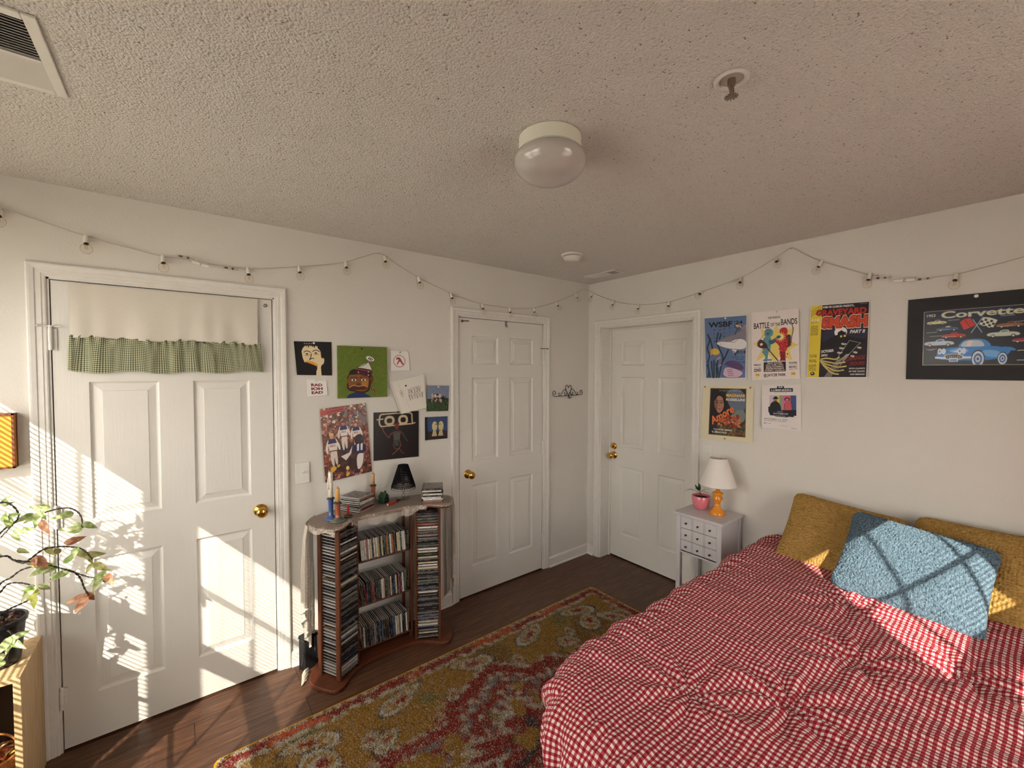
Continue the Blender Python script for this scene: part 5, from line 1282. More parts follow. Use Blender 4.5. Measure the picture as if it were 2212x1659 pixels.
def sheet(name, wall, TL, TR, BR, BL, cv, label, cat, lift=None, m=None, pins=(), base=.003, group=None, pinmat=None):
    """wall 'A': corners (x,z) on the back wall; wall 'B': corners (y,z) on the right wall"""
    a = cv.final(); nu, nv = a.shape[:2]; u = np.linspace(0, 1, nu)[:, None]*np.ones((1, nv)); v = np.linspace(0, 1, nv)[None]*np.ones((nu, 1))
    C = np.array([TL, TR, BR, BL], float); S = ((1-u)*(1-v))[..., None]*C[0]+(u*(1-v))[..., None]*C[1]+(u*v)[..., None]*C[2]+((1-u)*v)[..., None]*C[3]
    off = base+(lift(u, v) if lift else 0*u); ctr = C.mean(0)
    if wall == 'A': P = np.stack([S[..., 0]-ctr[0], -off, S[..., 1]-ctr[1]], -1); loc = (ctr[0], 0, ctr[1])
    else: P = np.stack([-off, S[..., 0]-ctr[0], S[..., 1]-ctr[1]], -1); loc = (0, ctr[0], ctr[1])
    o = grid_mesh(name, P, m or M_PRINT, cols=a, loc=loc); tag(o, label, cat, group)
    for (pu, pv) in pins:
        s_ = ((1-pu)*(1-pv))*C[0]+(pu*(1-pv))*C[1]+(pu*pv)*C[2]+((1-pu)*pv)*C[3]-ctr
        of = base+(float(lift(np.array([[pu]]), np.array([[pv]]))[0, 0]) if lift else 0)
        T = (Matrix.Translation((s_[0], -of, s_[1])) @ T_A) if wall == 'A' else (Matrix.Translation((-of, s_[0], s_[1])) @ T_B)
        obj('push_pin', MB().lathe([(.001, -.001), (.0055, -.001), (.0058, .001), (.0045, .0025), (.001, .003)], 16, T=T), pinmat or M_PIN, o, smooth=True)
    return o
K = (16, 14, 14); Wt = (238, 234, 228)

# --- back wall -------------------------------------------------------------
# black and cream portrait
c = Cv(.20, .19, .0011, K)
CR = (236, 214, 172)
c.poly([(.18, .30), (.22, .20), (.28, .13), (.42, .08), (.56, .09), (.64, .16), (.70, .30), (.71, .46), (.72, .60), (.70, .72), (.62, .82), (.56, .84), (.50, .76), (.34, .62), (.24, .62), (.20, .50), (.19, .40)], CR)
c.poly([(.55, .80), (.68, .72), (.69, 1), (.53, 1)], CR); c.blob([(.70, .50), (.77, .47), (.79, .56), (.75, .68), (.69, .68)], CR)
c.poly([(.14, .64), (.24, .62), (.34, .60), (.46, .64), (.58, .72), (.58, .80), (.55, .88), (.54, 1), (.14, 1)], K)
c.poly([(.24, .60), (.34, .56), (.48, .60), (.60, .68), (.59, .74), (.48, .69), (.36, .64)], (230, 160, 60)); c.poly([(.18, .46), (.22, .44), (.26, .58), (.22, .62)], (30, 24, 20), .0)
c.poly([(.16, .34), (.20, .18), (.30, .10), (.36, .12), (.28, .19), (.24, .30)], K, .0); c.poly([(.60, .10), (.72, .14), (.78, .36), (.74, .50), (.70, .46), (.69, .30), (.66, .24), (.62, .20)], K)
for x, y in ((.34, .36), (.58, .33)):
    c.curve([(x-.10, y-.04), (x-.02, y-.08), (x+.08, y-.04)], .022, K); c.ell(x-.02, y+.01, .035, .02, K); c.curve([(x-.08, y+.05), (x, y+.055), (x+.06, y+.03)], .010, K)
c.curve([(.44, .36), (.41, .48), (.38, .54), (.44, .50), (.50, .50)], .022, K)
for i in range(8): c.poly([(.22+i*.055, .04), (.29+i*.055, .04), (.275+i*.052, .15+.05*((i*7) % 3)/2), (.24+i*.05, .11)], K)
for i in range(4): c.line([(.26+i*.06, .07), (.29+i*.06, .055)], .012, CR)
sheet('portrait_print', 'A', (-2.417, 1.824), (-2.218, 1.828), (-2.216, 1.633), (-2.405, 1.637), c, 'black square print of a cream-coloured face looking up, top left of the print wall', 'print', lambda u, v: .012*(1-u)**2*v, M_PRINT, [(.52, .045)])
# lettering card
c = Cv(.108, .095, .0010, Wt)
RD = (126, 26, 40)
for i, w_ in enumerate(('RAD', 'IOH', 'EAD')): c.text(w_, .22, .40+i*.235, w=.56, h=.165, c=RD, bold=.045)
sheet('lettered_card', 'A', (-2.355, 1.612), (-2.250, 1.605), (-2.243, 1.520), (-2.352, 1.514), c, 'small white card with dark red hand lettering below the black portrait', 'card', lambda u, v: .004*v, M_MATTE, [(.5, .06)], pinmat=MATS['clear_pin_plastic'])
# green painting on a stretched panel
c = Cv(.30, .312, .0013, (98, 116, 34)); c.mottle(.10, 14, 3)
c.blob([(.16, 1.0), (.20, .93), (.30, .90), (.40, .86), (.50, .90), (.60, .95), (.66, 1.0), (.66, 1.05), (.16, 1.05)], (30, 48, 92)); c.poly([(.36, .89), (.44, .84), (.52, .90)], (22, 34, 70))
c.blob([(.17, .62), (.21, .53), (.30, .50), (.50, .52), (.62, .56), (.69, .56), (.71, .64), (.66, .72), (.64, .80), (.62, .88), (.50, .92), (.34, .88), (.20, .86), (.16, .76), (.20, .68)], (58, 30, 18))
c.blob([(.19, .63), (.22, .56), (.30, .53), (.48, .55), (.60, .58), (.62, .66), (.60, .78), (.57, .86), (.46, .88), (.32, .85), (.21, .82), (.20, .72)], (134, 84, 36))
c.blob([(.46, .60), (.58, .62), (.60, .76), (.52, .84), (.46, .74)], (184, 118, 42)); c.blob([(.63, .60), (.69, .57), (.70, .64), (.65, .70)], (120, 50, 34))
for x in (.31, .50):
    c.ell(x, .655, .062, .036, (24, 14, 12)); c.ell(x, .655, .050, .026, (226, 220, 204)); c.ell(x, .655, .024, .020, (20, 14, 12)); c.curve([(x-.07, .605), (x, .60), (x+.07, .615)], .014, (40, 20, 14))
c.blob([(.34, .74), (.40, .70), (.46, .74), (.44, .78), (.36, .78)], (100, 54, 24))
c.blob([(.22, .80), (.30, .765), (.40, .785), (.50, .77), (.58, .80), (.56, .85), (.40, .845), (.24, .85)], (74, 34, 22)); c.curve([(.23, .79), (.30, .755), (.40, .775), (.50, .76), (.58, .79)], .018, (196, 140, 84))
c.blob([(.20, .55), (.24, .47), (.33, .43), (.42, .49), (.50, .53), (.36, .55)], (34, 26, 20))
c.blob([(.34, .48), (.36, .42), (.52, .42), (.68, .46), (.68, .54), (.62, .60), (.46, .56), (.36, .52)], (74, 22, 36)); c.line([(.36, .44), (.66, .485)], .010, (160, 90, 90))
c.poly([(.37, .41), (.50, .35), (.61, .31), (.64, .38), (.68, .46), (.52, .43)], (222, 216, 204)); c.curve([(.37, .41), (.52, .36), (.60, .31), (.65, .39), (.68, .46)], .012, (40, 30, 30)); c.line([(.60, .32), (.62, .29)], .012, (180, 150, 150))
c.ell(.645, .245, .095, .052, (60, 50, 60), .35); c.ell(.640, .240, .088, .046, (232, 228, 220), .35); c.ell(.645, .243, .052, .028, (30, 26, 34), .35); c.ell(.645, .243, .034, .017, (226, 220, 214), .35); c.ell(.645, .243, .020, .010, (30, 26, 34), .35)
for x, y in ((.40, .505), (.60, .495), (.60, .56)): c.ell(x, y, .010, None, (240, 236, 230))
c.blob([(.68, .77), (.71, .83), (.74, .90), (.72, .93), (.67, .88), (.66, .82)], (84, 34, 24)); c.curve([(.69, .80), (.69, .87), (.72, .91)], .008, (214, 190, 160))
t = thing('painted_canvas', (-2.038, 0, 1.653), 'square green painting of a brown scowling face in a spiked cap', 'painting')
obj('canvas_panel', MB().box(-.149, .149, -.0155, -.001, -.155, .155), mat('canvas_edge_green', (112, 126, 48), .7), t)
a = c.final(); nu, nv = a.shape[:2]; u = np.linspace(0, 1, nu)[:, None]*np.ones((1, nv)); v = np.linspace(0, 1, nv)[None]*np.ones((nu, 1))
grid_mesh('painted_face', np.stack([-.1495+.299*u, -.0165+0*u, .1555-.311*v], -1), M_PRINT, t, cols=a)
obj('push_pin', MB().lathe([(.001, -.001), (.0045, -.001), (.0045, .002), (.001, .003)], 14, T=Matrix.Translation((-.008, -.0165, .140)) @ T_A), M_TRAY, t)
# circle emblem card
c = Cv(.122, .125, .0010, Wt); RE = (176, 84, 88)
pts = [(.46+.31*math.cos(2*PI*i/10+.3), .52+.31*math.sin(2*PI*i/10+.3)/1.02) for i in range(10)]
c.line(pts, .030, RE, closed=True); c.poly([(.28, .40), (.34, .33), (.44, .32), (.52, .36), (.60, .52), (.70, .70), (.62, .72), (.50, .54), (.44, .56), (.36, .70), (.31, .68), (.42, .46), (.38, .42), (.30, .46)], RE)
sheet('emblem_card', 'A', (-1.861, 1.789), (-1.739, 1.788), (-1.732, 1.664), (-1.863, 1.661), c, 'small white card with a drawn dark pink circle emblem', 'card', lambda u, v: .003+.006*v*(1-u), M_MATTE, [(.5, .07)], pinmat=MATS['clear_pin_plastic'])
# notebook page, two overlapping leaves
c = Cv(.232, .235, .0012, (232, 226, 216)); GR = (96, 88, 84)
for i in range(17): c.ell(.045, .06+i*.055, .010, None, (70, 64, 60))
for i in range(12): c.ell(.30+.005*i, .30+i*.052, .007, None, (90, 84, 80))
q = random.Random(8)
for r_i, (yy, n_) in enumerate(((.40, 5), (.58, 6))):
    for k in range(n_):
        x0 = .46+k*.085-(r_i*.02); pts = [(x0+q.uniform(-.012, .045), yy+q.uniform(-.11, .11)) for _ in range(7)]
        c.line(smooth_poly(pts, 1), .007, GR, closed=True); c.line([(x0, yy-.10), (x0+.03, yy+.08), (x0+.06, yy-.09)], .007, GR)
for k in range(8): c.line([(.56+k*.035, .30-.02*(k % 2)), (.565+k*.038, .335)], .006, GR)
for k in range(3): c.curve([(.19, .34+k*.04), (.24, .30+k*.05), (.27, .36+k*.05), (.22, .40+k*.05), (.20, .37+k*.05)], .007, GR)
c.line([(.24, .08), (.235, .5), (.25, .62)], .005, (160, 152, 146))
sheet('notebook_page', 'A', (-1.873, 1.586), (-1.641, 1.635), (-1.618, 1.416), (-1.800, 1.382), c, 'white perforated notebook page with sketched outlined lettering, hung crooked', 'notebook page', lambda u, v: .008+.010*v*(1-u)*.6+.004*u, M_MATTE, [(.42, .20)], base=.006, pinmat=M_TRAY)
# field landscape card (plain meadow)
c = Cv(.170, .178, .0011, (128, 138, 162)); c.rect(0, .52, 1, 1, (50, 74, 40)); c.poly([(0, .56), (.5, .46), (1, .50), (1, .60), (0, .62)], (44, 52, 34)); c.mottle(.08, 8, 6)
c.patches([(58, 84, 44), (40, 62, 34), (74, 92, 58), (34, 50, 30)], 120, .02, .05, 4, (0, .58, 1, 1)); c.patches([(206, 190, 180), (60, 40, 40), (160, 112, 104), (226, 216, 206)], 46, .02, .07, 9, (.22, .34, .64, .62)); c.patches([(40, 34, 32)], 12, .02, .05, 10, (.60, .44, .86, .55))
sheet('landscape_card', 'A', (-1.607, 1.564), (-1.439, 1.558), (-1.447, 1.382), (-1.617, 1.388), c, 'small square print of a green field under a grey sky with a pale bush', 'print', lambda u, v: .004+.008*(1-u)*v, M_GLOSSP, [(.5, .05)])
# black square print with white block lettering and a red figure
c = Cv(.305, .305, .0012, (14, 13, 14)); TN = (200, 178, 148)
c.curve([(.22, .045), (.15, .06), (.125, .16), (.13, .25), (.17, .30)], .032, TN); c.line([(.075, .155), (.20, .145)], .024, TN); c.line([(.16, .30), (.86, .27)], .026, TN); c.curve([(.20, .045), (.45, .035), (.74, .03), (.83, .06), (.84, .14), (.85, .27)], .028, TN); c.line([(.09, .155), (.19, .145)], .022, TN); c.line([(.84, .27), (.91, .255)], .024, TN)
def rr_(cu, cv_, ru, rv, w_): c.line(smooth_poly([(cu-ru, cv_-rv), (cu+ru, cv_-rv), (cu+ru, cv_+rv), (cu-ru, cv_+rv)], 2), w_, TN, closed=True)
rr_(.34, .185, .085, .075, .050); rr_(.64, .180, .085, .080, .050)
RB = (112, 58, 46); DG = (62, 70, 66)
c.blob([(.45, .26), (.50, .24), (.55, .26), (.54, .36), (.50, .40), (.46, .35)], (120, 44, 34)); c.curve([(.46, .42), (.36, .47), (.33, .54), (.26, .47), (.20, .38)], .022, RB); c.curve([(.55, .40), (.62, .46), (.68, .56), (.73, .64)], .024, DG)
for k in range(5): c.line([(.20, .38), (.17+.012*k, .33-.01*(k % 2))], .007, RB)
c.blob([(.42, .44), (.50, .40), (.58, .43), (.55, .56), (.53, .66), (.55, .72), (.45, .73), (.44, .62)], DG); c.line([(.42, .44), (.44, .60), (.42, .72)], .012, RB); c.line([(.58, .44), (.55, .58), (.59, .72)], .012, (150, 70, 50))
for k in range(5): c.line([(.44, .46+k*.03), (.56, .455+k*.03)], .006, (130, 120, 108))
c.curve([(.44, .72), (.46, .78), (.56, .80), (.62, .88), (.66, .89)], .018, RB); c.curve([(.58, .72), (.54, .79), (.46, .86), (.40, .90)], .018, (130, 84, 64))
c.mottle(.05, 4, 2)
sheet('record_sleeve', 'A', (-1.974, 1.401), (-1.669, 1.394), (-1.672, 1.090), (-1.977, 1.099), c, 'black square print with block white lettering over a red bony figure', 'print', lambda u, v: .002+.003*v, M_GLOSSP, [(.52, .012)], base=.002, pinmat=M_TRAY)
# two pale ovals print
c = Cv(.172, .156, .0011, (56, 78, 118)); c.rect(0, 0, .11, 1, (26, 30, 38)); c.rect(.11, .64, 1, 1, (48, 38, 36)); c.mottle(.10, 8, 8)
for x, s in ((.42, 1), (.70, -1)):
    c.ell(x, .42, .125, .205, (30, 28, 30)); c.ell(x, .42, .115, .195, (206, 196, 150)); c.poly([(x-.07, .62), (x+.06, .62), (x+.10, .85), (x-.13, .85)], (198, 178, 140)); c.curve([(x+s*.02, .34), (x+s*.10, .34)], .022, (30, 28, 30)); c.curve([(x+s*.05, .60), (x, .58)], .015, (30, 28, 30))
sheet('oval_print', 'A', (-1.625, 1.349), (-1.452, 1.345), (-1.453, 1.190), (-1.624, 1.193), c, 'small square print with two pale ovals on blue', 'print', lambda u, v: .002+0*u, M_GLOSSP)
# four players poster
BR_ = [(112, 60, 44), (150, 84, 66), (84, 46, 36), (176, 112, 92), (62, 38, 34), (134, 70, 50), (196, 140, 118)]
c = Cv(.275, .425, .0012, (104, 58, 46)); c.patches(BR_, 900, .015, .05, 5); c.patches([(66, 42, 36), (84, 52, 42), (52, 34, 32)], 260, .03, .08, 6, (.22, .55, .78, .88)); c.patches([(214, 196, 176), (224, 214, 200)], 34, .012, .04, 7, (.0, .0, 1, .25)); c.patches([(120, 110, 108)], 40, .02, .05, 8, (.5, .05, 1, .3))
c.poly([(0, .03), (.5, .01), (.5, .075), (0, .10)], (176, 44, 30)); [c.line([(.14+.07*k_, .062-.003*k_), (.19+.07*k_, .060-.003*k_)], .016, (60, 20, 16)) for k_ in range(5)]
def player(cx, cy, s, hair, skin, jersey=(228, 222, 212), yoke=(34, 42, 92), lean=0, stripe=None):
    X = lambda x, y: (cx+s*(x+lean*y), cy+s*y/c.asp)
    c.blob([X(-.12, .42), X(-.13, .8), X(-.08, 1.05), X(-.02, 1.05), X(.0, .62), X(.04, 1.0), X(.11, 1.0), X(.13, .6), X(.12, .42)], (222, 210, 196)); c.blob([X(-.12, 1.04), X(-.13, 1.14), X(.0, 1.14), X(-.02, 1.04)], (44, 48, 88)); c.blob([X(.03, 1.0), X(.02, 1.09), X(.14, 1.09), X(.12, 1.0)], (44, 48, 88))
    c.blob([X(-.16, .08), X(-.27, .24), X(-.26, .5), X(-.20, .52), X(-.17, .28)], jersey); c.blob([X(.16, .08), X(.26, .22), X(.28, .44), X(.22, .47), X(.16, .28)], jersey)
    c.poly([X(-.17, .06), X(.17, .06), X(.15, .45), X(-.14, .45)], jersey); c.poly([X(-.21, .14), X(-.10, .0), X(.10, .0), X(.21, .14), X(.14, .17), X(-.14, .17)], yoke)
    for q_ in (-1, 1): c.poly([X(q_*.17, .04), X(q_*.13, .02), X(q_*.17, .16), X(q_*.21, .15)], (232, 228, 220))
    c.poly([X(-.14, .43), X(.15, .43), X(.14, .47), X(-.13, .47)], (128, 34, 40)); c.text('EGCC', *X(-.10, .29), w=s*.2, h=s*.08/c.asp, c=(170, 40, 44), bold=.04)
    if stripe: c.text(stripe, *X(-.06, .42), w=s*.12, h=s*.1/c.asp, c=(60, 50, 80), bold=.04)
    c.ell(*X(.0, -.10), s*.075, s*.095, skin); c.blob([X(-.10, -.12), X(-.08, -.22), X(.02, -.24), X(.09, -.18), X(.08, -.12), X(0, -.16)], hair)
player(.46, .275, .50, (70, 36, 34), (176, 112, 92)); player(.73, .315, .50, (136, 74, 60), (206, 150, 126)); player(.20, .43, .56, (226, 186, 96), (210, 150, 122), lean=.05)
c.blob([(.66, .50), (.70, .44), (.80, .42), (.88, .46), (.88, .55), (.80, .60), (.70, .58)], (58, 34, 36)); c.ell(.86, .50, .05, .05, (60, 66, 76)); c.poly([(.60, .58), (.82, .54), (.92, .60), (.88, .70), (.68, .70)], (32, 36, 84))
for x in (.72, .80): c.poly([(x, .57), (x+.05, .56), (x+.03, .66), (x-.01, .66)], (232, 228, 222))
c.blob([(.70, .70), (.84, .70), (.84, .78), (.78, .90), (.70, .93), (.68, .86)], (226, 220, 214)); c.poly([(.36, .69), (.54, .66), (.62, .57), (.58, .68), (.46, .76)], (224, 214, 206)); c.blob([(.60, .92), (.74, .92), (.72, .97), (.60, .97)], (50, 46, 84))
c.blob([(.12, .84), (.18, .80), (.26, .82), (.24, .86), (.14, .89)], (226, 178, 60)); c.blob([(.26, .80), (.33, .79), (.33, .82), (.27, .84)], (222, 168, 66)); c.ell(.48, .87, .035, .045, (232, 206, 130)); c.blob([(.42, .96), (.50, .92), (.52, .96), (.46, .99)], (224, 180, 90))
c.mottle(.06, 4, 12)
sheet('players_poster', 'A', (-2.287, 1.440), (-2.023, 1.463), (-1.986, 1.035), (-2.264, 1.011), c, 'tilted poster of players in white and blue jerseys on muddy brown ground', 'poster', lambda u, v: .003+.014*(1-u)**2*(.4+.6*v), M_GLOSSP)

# --- right wall -------------------------------------------------------------
BL = (96, 118, 158)
c = Cv(.282, .420, .0012, (226, 224, 226)); c.rect(.012, .010, .975, .985, BL)
for k in range(60): q_ = random.Random(k); x = q_.uniform(.02, .97); y = q_.uniform(.02, .9); c.line([(x, y), (x+.004, y+.12)], .006, (84, 106, 148) if k % 2 else (110, 132, 170), .5)
c.text('WSBF', .10, .165, w=.56, h=.085, c=K, bold=.03); c.text('\u201824', .70, .135, w=.19, h=.052, c=K, bold=.02)
for x, wrd, y0 in ((.235, 'e\nr\nr\ne'.split('\n'), .19), (.375, ['o'], .19), (.475, ['a', 'c', 'k'], .18), (.60, ['a', 'l', 'l', 'l'], .17)):
    for i, ch in enumerate(wrd): c.text(ch, x, y0+.03+i*(.062 if len(wrd) > 1 else 0), h=.028, c=K, bold=.03, align='C')
SW = (40, 54, 62)
for pts in ([(.08, .28), (.12, .38), (.06, .50), (.11, .62), (.07, .76), (.12, .98)], [(.13, .34), (.18, .48), (.24, .60)], [(.33, .26), (.29, .40), (.36, .52), (.44, .66), (.40, .80), (.34, .98)], [(.57, .54), (.52, .62), (.44, .72)], [(.05, .78), (.09, .88), (.06, .98)], [(.16, .72), (.17, .84), (.19, .98)], [(.22, .70), (.22, .84), (.22, .98)], [(.27, .76), (.32, .88), (.28, .98)], [(.40, .28), (.36, .36)], [(.32, .70), (.28, .86), (.30, .97)]): c.curve(pts, .034, SW)
c.blob([(.26, .42), (.40, .36), (.60, .31), (.76, .28), (.90, .22), (.98, .21), (.985, .36), (.985, .56), (.80, .55), (.55, .52), (.38, .47)], (136, 128, 140)); c.blob([(.26, .425), (.40, .40), (.60, .42), (.80, .36), (.985, .40), (.985, .52), (.84, .54), (.60, .52), (.40, .48)], (232, 228, 228))
c.poly([(.66, .53), (.70, .60), (.78, .55)], (232, 228, 228)); c.poly([(.84, .22), (.90, .16), (.97, .15), (.97, .24)], (150, 138, 146)); c.curve([(.26, .425), (.45, .35), (.70, .30), (.97, .21)], .006, (90, 84, 96)); c.curve([(.60, .41), (.72, .42), (.80, .36), (.84, .37)], .008, (60, 54, 60)); c.line([(.36, .445), (.44, .44)], .006, (90, 60, 64))
c.curve([(.84, .16), (.74, .14), (.72, .18), (.80, .20), (.90, .17)], .014, (40, 46, 54)); c.ell(.80, .17, .07, .030, (214, 180, 130), .4); c.curve([(.82, .18), (.76, .24), (.72, .30)], .020, (50, 66, 76)); c.curve([(.86, .20), (.80, .24)], .012, (50, 66, 76))
c.blob([(.16, .53), (.22, .50), (.32, .52), (.38, .58), (.32, .61), (.26, .62), (.18, .60)], (222, 178, 66)); c.poly([(.17, .54), (.13, .51), (.14, .58), (.12, .62), (.19, .60)], (216, 160, 56))
for x in (.24, .28, .32): c.line([(x, .53), (x-.01, .60)], .008, (232, 206, 120))
for x, y in ((.36, .66), (.32, .68), (.38, .78)): c.ell(x, y, .026, .020, (216, 140, 150)); c.ell(x-.03, y+.02, .016, None, (150, 160, 176))
c.line([(.70, .56), (.74, .63), (.79, .55)], .018, K); c.text('9/14', .77, .605, w=.20, h=.052, c=K, bold=.01); c.text('MonJune - 1pm', .64, .665, w=.31, h=.022, c=K); c.text('G 30-', .76, .705, w=.18, h=.026, c=K); c.text('7 00', .82, .75, w=.14, h=.026, c=K)
c.blob([(.48, .78), (.54, .73), (.70, .72), (.84, .76), (.94, .84), (.86, .88), (.66, .82)], (96, 70, 116)); c.blob([(.46, .88), (.50, .82), (.62, .82), (.90, .88), (.92, .94), (.80, .985), (.56, .985), (.44, .94)], (216, 184, 204)); c.curve([(.46, .88), (.44, .94), (.56, .98), (.80, .98), (.92, .93)], .010, (60, 40, 70)); c.curve([(.48, .78), (.56, .73), (.72, .72), (.86, .77), (.94, .85)], .012, (60, 40, 70))
for i in range(4): c.curve([(.54+.012*k_+.01*i, .855+i*.030+(.006 if k_ % 2 else -.006)) for k_ in range(12)], .006, (50, 40, 54))
c.mottle(.04, 5, 4)
sheet('event_poster', 'B', (-1.082, 2.036), (-1.368, 2.029), (-1.368, 1.614), (-1.098, 1.610), c, 'blue hand-drawn undersea poster with a shark and a yellow fish', 'poster', lambda u, v: .003+.020*np.clip(.25-u, 0, 1)**1.5*8*np.clip(1-v*.8, 0, 1)*.5+.004*v, M_PRINT, [(.5, .03)])
# battle poster
c = Cv(.275, .428, .0012, (238, 226, 220)); YL = (236, 212, 120)
c.poly([(.20, .24), (.42, .34), (.55, .20), (.62, .33), (.92, .26), (.80, .44), (.98, .52), (.80, .58), (.86, .74), (.62, .66), (.50, .76), (.38, .64), (.10, .72), (.24, .54), (.02, .46), (.26, .42)], YL)
c.text('WSBF PRESENTS...', .36, .115, w=.28, h=.030, c=K, bold=.02); c.text('BATTLE', .055, .245, w=.335, h=.085, c=K, bold=.02); c.text('OF THE', .42, .225, w=.20, h=.048, c=K, bold=.02); c.text('BANDS', .635, .215, w=.33, h=.085, c=K, bold=.02)
TB = (96, 148, 160); TD_ = (60, 96, 110); RR_ = (196, 44, 54); RD_ = (140, 26, 40)
c.curve([(.86, .22), (.88, .30), (.85, .40), (.83, .52)], .016, (60, 34, 34)); c.blob([(.72, .36), (.84, .36), (.83, .44), (.82, .54), (.70, .55)], (84, 42, 44)); c.blob([(.70, .36), (.80, .38), (.76, .53), (.68, .50)], (110, 50, 50))
c.blob([(.28, .34), (.30, .26), (.42, .25), (.48, .30), (.46, .36), (.40, .38), (.32, .38)], TB); c.blob([(.28, .37), (.40, .36), (.44, .42), (.42, .52), (.40, .60), (.26, .60), (.22, .48)], TB); c.blob([(.36, .42), (.44, .43), (.58, .37), (.60, .41), (.50, .47), (.40, .50)], TD_)
c.poly([(.22, .58), (.38, .58), (.36, .64), (.34, .74), (.44, .77), (.44, .80), (.26, .80), (.30, .66)], TB); c.curve([(.30, .30), (.36, .28), (.42, .31)], .010, TD_); c.ell(.36, .33, .03, None, TD_)
c.blob([(.60, .32), (.62, .26), (.74, .25), (.78, .31), (.74, .38), (.64, .38)], RR_); c.blob([(.56, .40), (.66, .37), (.76, .40), (.78, .52), (.72, .62), (.60, .62), (.60, .50), (.50, .46)], RR_); c.poly([(.60, .60), (.72, .60), (.72, .72), (.76, .80), (.56, .80), (.62, .70)], RD_); c.patches([RD_, (220, 90, 90)], 40, .01, .025, 3, (.60, .38, .76, .78))
c.ell(.62, .385, .072, None, (240, 224, 150))
for k in range(14): a_ = 2*PI*k/14; c.line([(.62+.05*math.cos(a_), .385+.05*math.sin(a_)/c.asp), (.62+.105*math.cos(a_), .385+.105*math.sin(a_)/c.asp)], .012, (244, 214, 96))
c.blob([(.54, .37), (.60, .36), (.64, .38), (.60, .41), (.55, .41)], TD_)
c.blob([(.12, .46), (.18, .40), (.26, .42), (.36, .50), (.34, .54), (.24, .54), (.15, .52)], (84, 50, 48)); c.line([(.30, .50), (.58, .74)], .022, (60, 34, 36)); c.ell(.22, .48, .03, None, (226, 214, 204)); c.line([(.14, .44), (.28, .34)], .008, (80, 50, 50))
c.a[int(.735*c.H):, :] = np.array(rgb(238, 226, 220))
c.poly([(.26, .700), (.44, .700), (.44, .725), (.25, .725)], TB)
c.rect(.265, .745, .725, .885, (44, 24, 26))
for i, w_ in enumerate(('SPLIT WAVES', 'OLD WEB LUCK', 'BENJI NORMAN', 'GREASE MONKEYS', 'CHERRY VANILLA')): c.text(w_, .495, .770+i*.0262, w=(.30, .37, .36, .38, .42)[i], h=.017, c=(236, 222, 214), bold=.03, align='C')
c.text('FRIDAY', .05, .790, w=.16, h=.024, c=K, bold=.04); c.text('NOVEMBER', .05, .820, w=.16, h=.014, c=K); c.text('22ND', .05, .875, w=.16, h=.044, c=K, bold=.04); c.text('DOORS', .79, .780, w=.16, h=.024, c=K, bold=.04); c.text('5:30 PM', .79, .806, w=.16, h=.014, c=K); c.text('MUSIC', .79, .838, w=.16, h=.022, c=K, bold=.04); c.text('SIX PM', .79, .868, w=.16, h=.020, c=K)
c.text('@ JAYCEE PARK', .265, .952, w=.46, h=.040, c=K, bold=.03)
for x in (.13, .87): c.ell(x, .925, .055, .050, YL); c.text('$10', x, .934, w=.07, h=.020, c=K, bold=.04, align='C')
sheet('event_poster', 'B', (-1.391, 2.040), (-1.658, 2.036), (-1.671, 1.619), (-1.401, 1.605), c, 'cream poster with blue and red robots boxing in front of a yellow star', 'poster', lambda u, v: .003+.014*np.clip(u-.75, 0, 1)*2*(1-v)+.006*(np.abs(v-.5) < .01), M_PRINT, [(.55, .02)], pinmat=MATS['clear_pin_plastic'])
# graveyard poster
c = Cv(.275, .420, .0012, (232, 226, 222)); c.rect(.012, .012, .985, .985, (34, 26, 34)); c.rect(.012, .012, .215, .985, (230, 204, 62))
c.text('WSBF-FM CLEMSON PRESENTS...', .22, .055, w=.54, h=.028, c=Wt, bold=.02); c.text('ISSUE #2', .84, .032, w=.12, h=.010, c=(180, 170, 170))
for q_ in range(3): c.line([(.02, .09+.03*q_-.0), (.20, .03+.03*q_-.02)], .008, (40, 34, 20))
c.blob([(.22, .36), (.50, .33), (.98, .33), (.985, .50), (.70, .46), (.50, .50), (.22, .52)], (44, 40, 66)); c.ell(.55, .385, .105, None, (236, 232, 236)); c.blob([(.22, .53), (.36, .47), (.50, .41), (.60, .43), (.72, .45), (.98, .50), (.985, .56), (.22, .60)], (24, 20, 26)); c.poly([(.50, .43), (.50, .39), (.56, .36), (.62, .39), (.64, .38), (.64, .46), (.50, .46)], (24, 20, 26)); c.rect(.545, .43, .575, .455, (244, 216, 120)); c.rect(.605, .425, .635, .450, (244, 216, 120))
c.text('GRAVEYARD', .105, .155, w=.85, h=.080, c=(60, 14, 14), bold=.10); c.text('GRAVEYARD', .11, .150, w=.84, h=.075, c=(196, 44, 34), bold=.045)
c.text('SMASH', .20, .320, w=.79, h=.148, c=(238, 200, 170), bold=.11); c.text('SMASH', .215, .315, w=.765, h=.138, c=(120, 22, 18), bold=.085); c.text('SMASH', .225, .312, w=.745, h=.132, c=(214, 74, 46), bold=.05)
c.text('PART II', .70, .405, w=.24, h=.042, c=Wt, bold=.03, shear=.2)
c.poly([(.70, .50), (.88, .54), (.84, .56), (.68, .70), (.56, .74), (.52, .72), (.62, .60)], (18, 15, 18)); c.line([(.70, .50), (.88, .54), (.84, .56), (.68, .70), (.56, .74), (.52, .72), (.62, .60)], .006, (200, 194, 186), closed=True)
for x, y in ((.60, .545), (.57, .60), (.54, .66), (.86, .60), (.80, .66), (.76, .71)): c.ell(x, y, .036, .020, (196, 190, 172), .3); c.ell(x+.02 if x > .7 else x+.04, y, .012, None, (226, 220, 210))
for k in range(5): c.line([(.66+.012*k, .68), (.30+.03*k, .985)], .005, (214, 206, 190))
